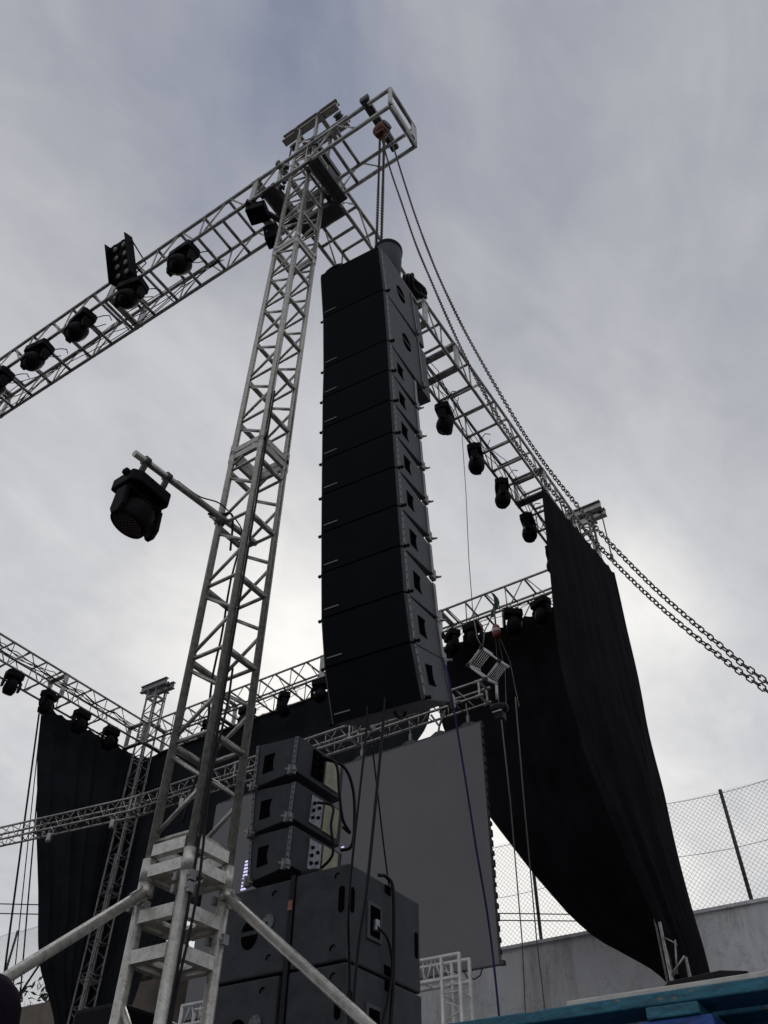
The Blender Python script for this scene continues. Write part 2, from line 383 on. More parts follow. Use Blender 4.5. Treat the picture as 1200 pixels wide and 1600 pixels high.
tag(cb.build('power_cable', 'cable'), 'black power cable strapped down the front leg of the near tower', 'cable')
cb = MB(); cb.path([(NX - .05 + .02 * math.sin(i * .8), NY - .02 + .02 * math.cos(i * 1.1), 4.25 - i * .16) for i in range(15)], .008, 6)
cb.path([(NX - .02 + .015 * math.sin(i * .9 + 1), NY + .01, 4.2 - i * .17) for i in range(14)], .006, 6)
tag(cb.build('signal_cable', 'cable'), 'thin black cables dangling inside the near tower below the lamp pipe', 'cable')

def lift_chain(x_, y_, z0_, z1_, label):
    o = MB(); o.tube((x_, y_, z0_), (x_, y_, z1_), .013, 6); o.box((x_, y_, z0_ - .05), (.05, .05, .12))
    tag(o.build('lift_chain', 'chain'), label, 'chain', 'lift chains hanging from the tower heads')
lift_chain(NX - .38, NY - .05, 10.75, 11.85, 'dark lift chain under the left end of the near tower head beam')
lift_chain(-3.42 + .40, 12.33, 10.6, 11.75, 'dark lift chain under the right end of the right rear tower head')
lift_chain(-15.36 + .40, 12.33, 10.6, 11.75, 'dark lift chain under the right end of the far left tower head')
# rear towers
tr = tower(-3.42, 12.33, -1.6, 11.75, 'aluminium lattice tower half hidden behind the right black curtain', 'alu', joints=(1.6, 4.9, 8.2, 11.5))
fo = thing('lattice_stand', 'short bare aluminium lattice frame standing before the foot of the right side curtain', 'frame', (-2.9, 10.36, -1.6))
k_ = .893
for (xa, za, xb, zb_, rr_, nm_) in ((-3.36, -1.79, -3.355, 3.80, .022, 'upright'), (-3.09, -1.79, -3.12, 3.34, .022, 'upright'), (-3.335, 3.18, -3.13, 3.36, .013, 'diagonal'), (-3.27, 3.17, -3.205, 3.56, .012, 'diagonal'),
                               (-3.345, 3.62, -3.19, 3.50, .009, 'diagonal'), (-3.33, 2.6, -3.10, 2.95, .012, 'diagonal'), (-3.34, 1.0, -3.10, 1.4, .012, 'diagonal')):
    MB().tube((xa * k_, 10.36, za * k_), (xb * k_, 10.36, zb_ * k_), rr_ * .8, 10).build(nm_, 'alu', fo)
tl = tower(-15.36, 12.33, -1.6, 11.75, 'slim far aluminium lattice tower in front of the left black curtain', 'alu_dark', joints=(1.6, 3.2, 4.9, 6.6, 8.2, 11.5))
b = MB(); b.tube((-15.05, 12.0, -1.5), (-15.05, 12.0, 7.3), .02, 8)
for i in range(18): b.tube((-15.05, 12.0, -1.3 + i * .48), (-15.21, 12.18, -1.05 + i * .48), .009, 6)
b.build('outrigger_frame', 'alu_dark', tl)

TS = .55
def truss(O, A, U, length, label, cat='truss', s=TS, bay=.5, rc=.0255, rb=.0125, rr=.0225, mat='alu', joints=(), group='roof trusses between the towers', name='lighting_truss', start=.0, jm=None, ft=.11, per=2):
    """box truss with zigzag on the upright faces and rungs on the flat faces"""
    root = thing(name, label, cat, O, group)
    # A x U gives the other side; upright faces contain Z
    lattice_box(root, O, A, Z, U, length, s, s, bay, rc, rb, rr, mat, joints=joints, jm=jm, nch=10, start=start, frame_t=ft, frame_w=.03, per=per)
    return root
ZB = 10.02
ta = truss((-17.0, 2.947, ZB), X, Y, 15.013, 'front roof truss rising from left edge to the cantilever end over the speakers', joints=(.05, 4.1, 7.4, 10.42, 12.95), bay=.86, ft=.085)
b = MB()
for z_ in (ZB, ZB + TS):
    b.tube((-1.987, 2.947, z_), (-1.987, 2.947 + TS, z_), .027, 10)
for y_ in (2.947, 2.947 + TS):
    b.tube((-1.987, y_, ZB), (-1.987, y_, ZB + TS), .027, 10)
b.box((-1.975, 2.947 + TS / 2, ZB + .12), (.012, TS - .06, .09)); b.box((-1.975, 2.947 + TS - .06, ZB + TS / 2), (.012, .08, TS - .06))
b.build('end_frame', 'alu', ta)
tb = truss((-3.152 - TS, 3.5, ZB), Y, X, 8.55, 'right roof truss running back from the near tower to the right rear tower', joints=(.06, 2.15, 3.05, 6.1, 8.5), bay=.86)
tcx = truss((-15.09, 12.05, ZB), X, Y, 11.40, 'rear roof truss above the black backdrop between the two far towers', joints=(.06, 2.4, 5.4, 8.4, 11.3), bay=.9)
td = truss((-15.09 - TS, 3.5, ZB), Y, X, 8.55, 'left roof truss running down from the left edge to the far left tower', joints=(.06, 3.0, 6.0, 8.5), bay=.9)

# sleeve block of the near tower (moving carriage): channels, plates, corner posts
sb = thing('sleeve_block', 'dark steel carriage block where the front and right roof trusses meet the near tower', 'tower carriage', (NX, NY, ZB))
h = .262
for z_ in (ZB - .055, ZB + TS + .055):
    for a in (-1, 1): MB().box((NX + a * (h + .02), NY, z_), (.05, 2 * h + .1, .10)).build('carriage_beam', 'steel', sb)
MB().box((NX, NY + h + .028, ZB - .055), (2 * h - .02, .05, .10)).build('carriage_beam', 'steel', sb)
MB().box((NX, NY + h + .028, ZB + TS + .055), (2 * h - .02, .05, .10)).build('carriage_beam', 'steel', sb)
for a in (-1, 1):
    for c in (-1, 1): MB().tube((NX + a * h, NY + c * (h - .03), ZB - .1), (NX + a * h, NY + c * (h - .03), ZB + TS + .1), .028, 10).build('corner_post', 'alu', sb)
b = MB()
b.box((NX + .345, NY + .02, ZB - .06), (.12, .62, .055)); b.box((NX - .05, NY + .40, ZB - .03), (.62, .16, .05)); b.box((NX + .30, NY + .14, ZB + .25), (.012, .22, .42)); b.box((NX - .38, NY, ZB - .05), (.11, .62, .07))
b.build('cover_plate', 'steel', sb)
for a, c in ((.17, -.17), (.17, .17), (-.17, -.17), (-.17, .17)):
    for z_ in (ZB - .02, ZB + .57): MB().lathe([(.01, -.03), (.035, -.03), (.025, 0), (.035, .03), (.01, .03)], (NX + a * 1.2, NY + c * 1.2, z_), (1, 1, 0) if a * c > 0 else (1, -1, 0), 10).build('guide_roller', 'steel', sb)

# lower truss that carries the screen, and the angled arm at its left end
te = truss((-12.35, 10.0, 6.89), X, Y, 7.48, 'lower horizontal truss behind the speaker column carrying the grey screen', s=.26, bay=.56, rc=.022, rb=.008, rr=.008, mat='alu', joints=(.02, 2.5, 5.0, 7.44), group='lower trusses over the stage', ft=.03)
dE = V((-4.6, -.62, .02)).normalized()
te2 = truss(V((-12.43, 10.0, 6.89)), dE, V((-dE.y, dE.x, 0)) * -1, 4.9, 'thin truss arm crossing the left black curtain towards the left edge', s=.26, bay=.56, rc=.022, rb=.008, rr=.008, mat='alu', joints=(.02, 2.4), group='lower trusses over the stage', ft=.03)

# white goal-post frame in front of the screen
gt = thing('goal_post_truss', 'small white goal post truss in front of the screen bottom right of the subwoofers', 'truss frame', (-5.3, 9.5, -1.2))
lattice_box(gt, (-9.7, 9.5, 2.93), X, Z, Y, 4.483, .245, .25, .33, .024, .0085, .0085, 'alu_white')
lattice_box(gt, (-5.463, 9.5, -1.2), Z, X, Y, 4.39, .246, .25, .33, .024, .0085, .0085, 'alu_white')
lattice_box(gt, (-9.95, 9.5, -1.2), Z, X, Y, 4.39, .246, .25, .33, .024, .0085, .0085, 'alu_white')

# hanging short truss piece seen from its open end
def hung_truss():
    A = V((-.25, .83, .475)).normalized()
    u = (V((-3.575, 7.041, 5.288)) - V((-3.37, 7.001, 5.438))); u = (u - A * u.dot(A)).normalized(); w_ = A.cross(u)
    c = V((-3.423, 7.123, 5.305)); O = c - u * .125 - w_ * .125
    root = thing('hanging_truss_piece', 'short pale truss piece hanging on a wire, its open square end facing down', 'truss piece', c)
    for a, e in ((0, 0), (1, 0), (1, 1), (0, 1)):
        p = O + u * .25 * a + w_ * .25 * e
        MB().tube(p, p + A * .9, .018, 10).build('chord', 'alu_white', root)
        MB().lathe([(.013, -.004), (.026, -.004), (.026, .03), (.018, .035)], p, A, 10).build('chord_end', 'steel', root)
    cs = [O, O + u * .25, O + u * .25 + w_ * .25, O + w_ * .25]
    for k in range(4):
        b = MB(); p, q = cs[k], cs[(k + 1) % 4]
        for i in range(6): b.tube(p + A * (.12 + .14 * i), q + A * (.12 + .14 * i), .0036, 6)
        b.tube(p + A * .01, q + A * .01, .009, 6)
        b.build('zigzag_bracing', 'alu_white', root)
    return root
hung_truss()
wr = MB(); wr.path([(-3.67, 7.59, 9.98), (-3.62, 7.45, 8.4), (-3.56, 7.25, 7.0), (-3.50, 7.12, 6.05)], .005, 6)
wr.path([(-3.50, 7.12, 6.05), (-3.43, 7.04, 5.6), (-3.37, 7.0, 5.45)], .006, 6); wr.path([(-3.50, 7.12, 6.05), (-3.36, 7.10, 5.7), (-3.355, 7.01, 5.45)], .006, 6)
tag(wr.build('hanging_wire', 'wire'), 'long thin wire from the right roof truss down to the hanging truss piece', 'wire')
mt = thing('chain_motor', 'black hoist motor hanging in the dark below the hanging truss piece', 'hoist', (-3.52, 7.5, 5.0))
b = MB(); b.lathe([(.02, -.10), (.055, -.09), (.062, 0), (.055, .08), (.02, .10)], (-3.45, 7.50, 4.93), (1, .3, 0), 14); b.box((-3.45, 7.50, 4.84), (.10, .10, .13)); b.build('motor_body', 'cable', mt, bevel=.01)
b = MB(); b.tube((-3.51, 7.43, 4.86), (-3.40, 7.43, 4.86), .008, 8); b.build('motor_pin', 'alu_white', mt); b = MB(); b.tube((-3.46, 7.48, 5.04), (-3.44, 7.45, 5.2), .015, 8); b.build('hook', 'alu_white', mt)
rp = MB(); rp.path([(-3.42, 7.45, 4.75), (-3.63, 7.93, 4.07), (-4.1, 8.9, 2.95), (-4.36, 9.37, 2.44), (-4.6, 9.7, 2.0), (-4.7, 9.9, -1.5)], .007, 6)
tag(rp.build('hanging_rope', 'rope2'), 'grey rope hanging straight down beside the screen, the left one of two', 'rope')
rp = MB(); rp.path([(-3.16, 7.3, 4.87), (-3.5, 8.0, 4.1), (-3.95, 8.95, 2.98), (-4.16, 9.44, 2.49), (-4.4, 9.9, 2.0), (-4.5, 10.1, -1.5)], .007, 6)
tag(rp.build('hanging_rope', 'rope2'), 'grey rope hanging beside the screen, the right one of two', 'rope')

# red and white manual hoist on the rear truss with a green rag
hs = thing('manual_hoist', 'small red and white chain hoist hanging from the rear roof truss', 'hoist', (-5.385, 11.9, 10.0))
b = MB(); b.lathe([(.03, .15), (.065, .12), (.08, .05), (.075, -.05), (.085, -.11), (.03, -.15)], (-5.385, 11.9, 9.46), (0, 0, 1), 14); b.build('hoist_body', 'red', hs)
b = MB(); b.lathe([(.084, .035), (.086, .03), (.086, -.03), (.084, -.035)], (-5.385, 11.9, 9.46), (0, 0, 1), 14); b.build('white_band', 'white', hs)
b = MB(); b.path([(-5.385, 11.9, 9.56), (-5.385, 11.9, 10.05)], .018, 8); b.path([(-5.36, 11.9, 9.3), (-5.2, 11.7, 8.4), (-3.48, 7.75, 5.1)], .006, 6); b.path([(-5.41, 11.9, 9.3), (-5.35, 11.7, 8.4), (-3.55, 7.7, 5.1)], .006, 6); b.path([(-5.33, 11.9, 9.3), (-5.0, 11.5, 8.4), (-3.3, 7.7, 5.0)], .006, 6); b.build('hoist_chain', 'chain', hs)
gf = MB()
gp = [[V((-5.46 + .13 * u + .05 * math.sin(v * 5), 11.98 + .03 * math.sin(u * 7 + v * 4), 10.50 - .62 * v - .12 * u * (1 - v))) for u in (0, .35, .7, 1)] for v in (0, .2, .4, .6, .8, 1)]
for j in range(len(gp)):
    k = 1 - .75 * abs(j / 5 - .55)
    gp[j] = [gp[j][0] + (p - gp[j][0]) * k for p in gp[j]]
gf.add([p for r_ in gp for p in r_] + [p + Y * .006 for r_ in gp for p in r_], [(j * 4 + i, j * 4 + i + 1, j * 4 + i + 5, j * 4 + i + 4) for j in range(5) for i in range(3)] + [(24 + j * 4 + i, 24 + j * 4 + i + 4, 24 + j * 4 + i + 5, 24 + j * 4 + i + 1) for j in range(5) for i in range(3)], True)
tag(gf.build('green_rag', 'green'), 'green cloth rag tied to the rear roof truss above the red hoist', 'cloth')

# ------------------------------------------------------------------ curtains
def spline(pts, t):
    n = len(pts) - 1; f = t * n; i = min(int(f), n - 1); f -= i
    p = [V(pts[max(i - 1, 0)]), V(pts[i]), V(pts[i + 1]), V(pts[min(i + 2, n)])]
    return .5 * ((2 * p[1]) + (p[2] - p[0]) * f + (2 * p[0] - 5 * p[1] + 4 * p[2] - p[3]) * f * f + (3 * p[1] - p[0] - 3 * p[2] + p[3]) * f ** 3)
def curtain(label, left, right, nrm, mat, folds, amp=.05, nu=90, nv=60, seed=0, scallop=.06):
    rnd = random.Random(seed); nrm = V(nrm)
    ph = [(rnd.uniform(.6, 1.7) * folds, rnd.uniform(0, 6.3), rnd.uniform(.4, 1)) for _ in range(5)]
    vs = []
    for j in range(nv + 1):
        v = j / nv; a, b_ = spline(left, v), spline(right, v)
        for i in range(nu + 1):
            u = i / nu
            p = a.lerp(b_, u)
            env = math.sin(math.pi * min(1, max(0, u))) ** .35
            d = sum(k[2] * math.sin(k[0] * u * 6.283 + k[1] + .6 * math.sin(v * 3 + k[1])) for k in ph) / 2.2
            p = p + nrm * d * amp * env * (.35 + .9 * math.sin(math.pi * min(v + .05, 1)) )
            p = p + nrm * .18 * math.sin(math.pi * u) * math.sin(math.pi * v)
            p = p + nrm * .05 * math.sin(math.pi * min(1, v * 1.1)) * (mnoise.noise(V((u * 9, v * 3.5, seed * 1.7))) + .5 * mnoise.noise(V((u * 22, v * 7, seed * 2.3))))
            if j == nv or i in (0, nu): p = p + (Z if abs(nrm.y) > .5 else Z) * .012 * mnoise.noise(V((u * 30, v * 30, seed)))
            if j == 0: p = p - Z * scallop * abs(math.sin(u * math.pi * 11))
            vs.append(p)
    m = nu + 1; mb = MB()
    fs = [(j * m + i, j * m + i + 1, (j + 1) * m + i + 1, (j + 1) * m + i) for j in range(nv) for i in range(nu)]
    mb.add(vs, fs, True)
    o = mb.build('stage_curtain', mat)
    s_ = o.modifiers.new('solid', 'SOLIDIFY'); s_.thickness = .006
    return tag(o, label, 'curtain', 'black curtains hung from the roof trusses')
k = 1.0
curtain('big black side curtain with soft upright folds at the right, gathered at its foot',
        [(-3.17, 9.40, 10.02), (-3.18, 9.15, 8.05), (-3.18, 8.93, 6.08), (-3.18, 9.15, 5.45), (-3.18, 9.32, 5.0), (-3.18, 10.18, 4.12), (-3.18, 11.20, 3.2), (-3.18, 11.9, 2.7)],
        [(-3.0, 12.14, 10.02), (-3.03, 12.25, 8.9), (-3.08, 12.34, 7.6), (-3.13, 12.36, 6.4), (-3.12, 12.38, 5.3), (-3.10, 12.40, 4.2), (-3.08, 12.45, 3.45), (-3.1, 12.45, 2.6)],
        (1, 0, 0), 'cloth', 5, .026, 140, 70, 3)
K = 1.045
curtain('black rear curtain whose curved lower edge sweeps right to the foot of the side curtain',
        [(-6.95, 12.54, 10.08), (-7.07, 12.54, 8.90), (-6.96, 12.54, 8.09), (-6.55, 12.54, 7.1), (-6.19, 12.54, 6.30), (-4.87, 12.54, 4.33), (-3.78, 12.54, 3.44), (-3.4, 12.54, 2.7)],
        [(-3.42, 12.54, 10.08), (-3.42, 12.54, 9.0), (-3.4, 12.54, 8), (-3.4, 12.54, 7), (-3.35, 12.54, 6), (-3.3, 12.54, 5), (-3.25, 12.54, 3.8), (-3.2, 12.54, 2.7)],
        (0, 1, 0), 'cloth', 7, .03, 80, 50, 5)
curtain('black backdrop curtain behind the screen, swept towards the far left tower at its foot',
        [(-15.74, 12.64, 10.08), (-15.74, 12.64, 9.2), (-15.74, 12.64, 8.2), (-15.74, 12.64, 7.2), (-15.74, 12.64, 6.2), (-15.7, 12.64, 4.5), (-15.6, 12.64, 3.2), (-15.5, 12.64, 2.0)],
        [(-7.10, 12.6, 10.08), (-7.25, 12.6, 9.2), (-7.45, 12.6, 8.3), (-8.6, 12.6, 7.6), (-11.0, 12.6, 6.9), (-13.75, 12.6, 5.4), (-14.25, 12.6, 4.4), (-15.0, 12.6, 2.0)],
        (0, 1, 0), 'cloth_hazed', 12, .04, 130, 60, 8)
curtain('black side curtain hanging under the left roof truss with sky to its left',
        [(-15.7, 9.50, 10.0), (-15.7, 9.75, 9.0), (-15.7, 10.05, 8.1), (-15.7, 10.33, 7.3), (-15.7, 10.85, 6.1), (-15.7, 11.30, 5.05), (-15.7, 12.05, 4.05), (-15.7, 12.45, 2.5)],
        [(-15.7, 12.62, 10.08), (-15.7, 12.62, 9), (-15.7, 12.62, 8), (-15.7, 12.62, 7), (-15.7, 12.62, 6), (-15.7, 12.62, 5), (-15.7, 12.62, 4), (-15.7, 12.62, 2.5)],
        (1, 0, 0), 'cloth_hazed', 7, .04, 80, 60, 11)

# ------------------------------------------------------------------ LED screen
sc = thing('video_screen', 'large flat grey video screen hanging on the stage behind the subwoofers', 'screen', (-7.57, 10, 3.15))
b = MB(); b.box((-7.57, 10.06, 4.80), (5.24, .08, 3.30)); b.build('screen_face', 'screen', sc)
b = MB(); b.box((-7.57, 10.10, 6.475), (5.26, .10, .05))
for xx in (-9.8, -8.9, -8.0, -7.16, -6.23, -5.70, -5.19): b.prism([(xx - .14, 10.05, 6.5), (xx + .14, 10.05, 6.5), (xx + .05, 10.05, 6.55), (xx - .05, 10.05, 6.55)], Y * .08)
b.build('hanging_bar', 'steel', sc)
for xx in (-9.8, -8.9, -8.0, -7.16, -6.23, -5.19):
    b = MB(); b.path([(xx, 10.10, 6.54), (xx, 10.10, 6.72), (xx - .02, 10.10, 6.9)], .010, 6); b.lathe([(.02, 0), (.03, .03), (.03, .1), (.02, .13)], (xx, 10.10, 6.56), Z, 8); b.build('hanging_hook', 'steel_grey', sc)
b = MB(); b.path([(-5.72, 10.1, 6.55), (-5.70, 10.1, 6.66), (-5.84, 10.1, 6.9)], .018, 6); b.path([(-5.70, 10.1, 6.66), (-5.58, 10.1, 6.9)], .018, 6)
b.build('hanging_hook', 'steel_grey', sc)
rnd = random.Random(4)
for i in range(24):
    z_ = 3.3 + i * .135; MB().box((-4.945, 10.07, z_), (.02 + .025 * rnd.random(), .06, .05 + .05 * rnd.random())).build('edge_latch', 'steel', sc)
MB().box((-4.93, 10.07, 3.17), (.06, .08, .05)).build('edge_latch', 'steel', sc)
b = MB(); b.path([(-5.45, 10.02, 3.15), (-5.40, 10.02, 3.06), (-5.30, 10.02, 3.03), (-5.22, 10.02, 3.06), (-5.18, 10.02, 3.14)], .008, 6)
b.build('cable_loop', 'cable', sc)
b = MB()
for i in range(9):
    for j in range(2): b.box((-9.335 + .055 * j + .003 * i, 10.016, 4.86 + .054 * i), (.048, .006, .031))
b.build('lit_pixel_strip', 'lit', sc)
b = MB(); b.box((-7.40, 10.016, 5.11), (.05, .006, .02)); b.box((-7.35, 10.016, 5.07), (.05, .006, .02))
b.build('lit_pixel_strip', 'lit', sc)

# ------------------------------------------------------------------ flown speaker column
PSI = R(4.5); WX = V((math.cos(PSI), math.sin(PSI), 0)); BX = V((-math.sin(PSI), math.cos(PSI), 0))
P0 = V((-1.992, 2.82, 0)); CW = .585
PROF = [(0, 6.528), (.107, 5.986), (.184, 5.373), (.212, 5.024), (.247, 4.705), (.280, 4.385), (.314, 4.065), (.350, 3.738), (.388, 3.419), (.430, 3.088), (.503, 2.774), (.629, 2.463)]
def q(b_, z_, x_=0.): return P0 + BX * b_ + Z * z_ + WX * x_     # x_=0 right side, -CW left side
ordn = ['topmost', 'second', 'third', 'fourth', 'fifth', 'sixth', 'seventh', 'eighth', 'ninth', 'tenth', 'lowest']
for i in range(11):
    sub = i < 2
    (b0, z0), (b1_, z1) = PROF[i], PROF[i + 1]
    d = V((b1_ - b0, z1 - z0)); ln = d.length; d /= ln; r = V((-d.y, d.x))    # d down the face, r to the rear
    dep = .585 if sub else .445
    def pt(a, e, x_=0.):    # a along face from the top, e towards the rear
        return q(b0 + d.x * a + r.x * e, z0 + d.y * a + r.y * e, x_)
    g_ = .006
    if sub: prof = [(g_, 0), (ln - g_, 0), (ln - g_, dep), (g_, dep)]
    else:
        tp = .042 if i < 9 else .036
        prof = [(g_, 0), (ln - g_, 0), (ln - g_, .05), (ln - tp, dep), (tp, dep), (g_, .05)]
    if sub: lab = ('topmost' if i == 0 else 'second') + ' box of the hanging speaker column, a taller subwoofer with a round side handle'
    elif i == 10: lab = 'lowest box of the hanging speaker column, tilted down with its underside showing'
    else: lab = ordn[i] + ' box from the top of the hanging speaker column, wedge shaped with hourglass side handle'
    root = thing('line_array_speaker', lab, 'speaker', pt(ln / 2, dep / 2, -CW / 2), 'speaker boxes hanging in one column')
    b = MB(); b.prism([pt(a, e, -CW) for a, e in prof], WX * CW); b.build('cabinet', 'box', root, bevel=.006)
    b = MB(); b.prism([pt(.005, -.012, -CW + .012), pt(ln - .005, -.012, -CW + .012), pt(ln - .005, .004, -CW + .012), pt(.005, .004, -CW + .012)], WX * (CW - .024)); b.build('front_grille', 'grille', root, bevel=.003)
    b = MB(); b.beam(pt(ln - .055, -.0145, -CW + .03), pt(ln - .055, -.0145, -CW + .135), .004, .009, (0, 0, 1)); b.build('badge', 'badge', root)
    for side, xo in ((1, 0), (-1, -CW)):
        off = .004 * side
        rl = MB(); rl.m = 0
        def strip(e0, e1, a0, a1, th=.007, mat_i=0):
            rl.m = mat_i; x0, x1 = xo, xo + side * th
            rl.prism([pt(a0, e0, x0), pt(a1, e0, x0), pt(a1, e1, x0), pt(a0, e1, x0)], WX * (x1 - x0))
        strip(.012, .042, .01, ln - .01)
        rl.m = 1
        for k in range(6 if not sub else 8):
            a_ = .03 + (ln - .06) * (k / (5 if not sub else 7)) ** 1.15
            rl.disc(pt(a_, .027, xo + side * .0072), WX * side, .0065, 8, .001)
        rl.build('front_rigging_rail', ['rail', 'hole'], root)
        if not sub:
            rr_ = MB(); x0 = xo
            tp = .042
            rr_.prism([pt(tp, dep - .03, xo), pt(ln - tp, dep - .03, xo), pt(ln - tp, dep + .006, xo), pt(tp, dep + .006, xo)], WX * side * .008)
            rr_.box(pt(ln - tp - .01, dep + .012, xo - side * .01), (.03, .05, .08), (WX, BX, Z))
            rr_.tube(pt(ln - tp + .015, dep + .0, xo - side * .01), pt(ln - tp - .005, dep + .05, xo + side * .012), .009, 6)
            rr_.tube(pt(ln - tp - .005, dep + .05, xo - side * .01), pt(ln - tp + .0, dep + .05, xo + side * .035), .007, 6)
            rr_.build('rear_rigging_rail', 'steel_grey', root)
        kn = MB(); kn.tube(pt(ln - .012, .03, xo), pt(ln - .012, .03, xo + side * .024), .008, 8); kn.lathe([(.006, 0), (.011, .004), (.011, .016), (.006, .02)], pt(ln - .012, .03, xo + side * .02), WX * side, 8)
        kn.tube(pt(ln - .016, .02, xo + side * .01), pt(ln - .030, .062, xo + side * .014), .006, 6)
        kn.build('locking_pin', 'black', root)
    # side handles on both sides: flat dark plates painted as the recess shade
    for side, xo in ((1, 0.), (-1, -CW)):
        hd_ = MB(); xo2 = xo + side * .0005
        if sub:
            for sgn in (-1, 1):
                c_a, c_e, rad = ln * .47, dep * .60, .075
                poly = []
                for k in range(13):
                    an = math.pi * k / 12
                    poly.append((c_a + sgn * (.012 + rad * math.sin(an)), c_e + rad * 1.0 * math.cos(an)))
                if sgn < 0: poly.reverse()
                hd_.prism([pt(a_, e_, xo2) for a_, e_ in poly], WX * side * .0015)
        else:
            ca, ce, ha, he = ln * .50, .185, .062, .052
            poly = [(ca - ha, ce - he), (ca + ha, ce - he)]
            for k in range(7):
                t = k / 6; poly.append((ca + ha - 2 * ha * t, ce + he - .022 * math.sin(math.pi * t) ** .7))
            hd_.prism([pt(a_, e_, xo2) for a_, e_ in poly], WX * side * .0015)
        hd_.build('handle_shade_plate', 'hole', root)
    if sub:    # deeper rear half and the strip between both halves
        b = MB(); b.prism([pt(.02, dep + .012, -CW + .01), pt(ln - .004, dep + .012, -CW + .01), pt(ln - .004, dep + .18, -CW + .01), pt(.02, dep + .18, -CW + .01)], WX * (CW - .02)); b.build('rear_cabinet', 'box', root, bevel=.006)
        for side, xo in ((1, 0), (-1, -CW)):
            b = MB(); b.prism([pt(.01, dep - .004, xo), pt(ln - .01, dep - .004, xo), pt(ln - .01, dep + .014, xo), pt(.01, dep + .014, xo)], WX * side * .01)
            b.box(pt(ln - .03, dep + .005, xo + side * .012), (.022, .03, .06), (WX, BX, Z)); b.tube(pt(ln - .03, dep - .01, xo + side * .01), pt(ln - .02, dep + .03, xo + side * .03), .007, 6)
            b.build('rear_rigging_rail', 'rail', root)

# flying frame, load chains, chain bag, hoist, hoist beam
ff = thing('flying_frame', 'dark steel flying frame on top of the hanging speaker column', 'rigging frame', q(.3, 6.62, -CW / 2))
b = MB()
for xx in (-.02, -CW + .02): b.beam(q(.10, 6.57, xx), q(.72, 6.68, xx), .04, .05)
b.beam(q(.14, 6.58, -.045), q(.14, 6.58, -CW + .045), .04, .05); b.beam(q(.66, 6.67, -.045), q(.66, 6.67, -CW + .045), .04, .05); b.beam(q(.10, 6.63, -CW / 2), q(.74, 6.74, -CW / 2), .05, .07)
b.build('frame_bars', 'steel', ff)
b = MB(); b.tube((-2.29, 3.24, 6.70), (-2.29, 3.24, 6.98), .022, 8); b.lathe([(.01, 0), (.06, .02), (.06, .14), (.03, .18)], (-2.29, 3.24, 6.92), Z, 12); b.build('hook_block', 'steel', ff)
def chain_mesh(mb, pts, pitch, wd, r):
    # walk along the polyline, one link per pitch, turned 90 degrees each
    pts = [V(p) for p in pts]; seg = 0; pos = pts[0].copy(); i = 0; carry = 0.
    cum = [0.]
    for a_, b_ in zip(pts, pts[1:]): cum.append(cum[-1] + (b_ - a_).length)
    n = int(cum[-1] / pitch)
    for k_ in range(n):
        s_ = (k_ + .5) * pitch
        while seg < len(pts) - 2 and cum[seg + 1] < s_: seg += 1
        f = (s_ - cum[seg]) / (cum[seg + 1] - cum[seg]); c = pts[seg].lerp(pts[seg + 1], f); t = (pts[seg + 1] - pts[seg]).normalized()
        a_ = V((0, 0, 1)) if abs(t.z) < .95 else V((1, 0, 0)); s1 = t.cross(a_).normalized(); s2 = t.cross(s1)
        tw = .5 + .25 * math.sin(k_ * .13)
        e1 = s1 * math.cos(tw) + s2 * math.sin(tw); e2 = -s1 * math.sin(tw) + s2 * math.cos(tw)
        mb.link(c, t, e1 if k_ % 2 else e2, pitch + 2 * r, wd, r)
lc = thing('load_chains', 'steel load chains straight down from the red brown hoist to the speaker column', 'chain', (-2.27, 3.22, 6.95))
for dx, dy in ((-.035, 0), (.018, .01), (.04, -.015)):
    b = MB(); chain_mesh(b, [(-2.28 + dx, 3.23 + dy, 10.2), (-2.285 + dx * .9, 3.24 + dy, 7.0)], .030, .026, .0050); b.build('chain_fall', 'chain', lc)
bg = MB(); bc = V((-2.20, 3.27, 6.80))
bg.lathe([(0.0, 0), (.10, .0), (.118, .03), (.128, .3), (.134, .53), (.125, .55), (.118, .53), (.11, .2), (0, .19)], bc, Z, 24)
bgo = thing('chain_bag', 'dark round chain bag standing on top of the hanging speaker column', 'chain bag', bc)
bg.build('bag', 'box2', bgo)
b = MB(); b.lathe([(.134, .50), (.140, .51), (.140, .55), (.132, .56)], bc, Z, 24); b.path([bc + V((.12, 0, .5)), bc + V((.06, -.03, .62)), bc + V((-.10, -.02, .66))], .008, 6); b.build('rim', 'black', bgo)
cc = MB(); cv = V((-2.16, 3.60, 7.12))
for k in range(3):
    cc.path([cv + V((.0, .13 * math.cos(a / 16 * 6.283) + .02 * k, .10 * math.sin(a / 16 * 6.283) + .012 * k)) + X * (.03 * k + .02 * math.sin(a)) for a in range(17)], .022, 8)
tag(cc.build('cable_coil', 'cable'), 'black coil of thick cable on the rear top of the hanging speaker column', 'cable coil')
cc = MB()
for k in range(2): cc.path([q(.06, 6.63, -CW + .10) + WX * (.09 * math.cos(a / 14 * 3.14159)) + Z * (.07 * math.sin(a / 14 * 3.14159) + .015 * k) + BX * .05 * k for a in range(15)], .014, 8)
tag(cc.build('cable_loop', 'cable'), 'small loop of black cable at the left top corner of the hanging speaker column', 'cable')

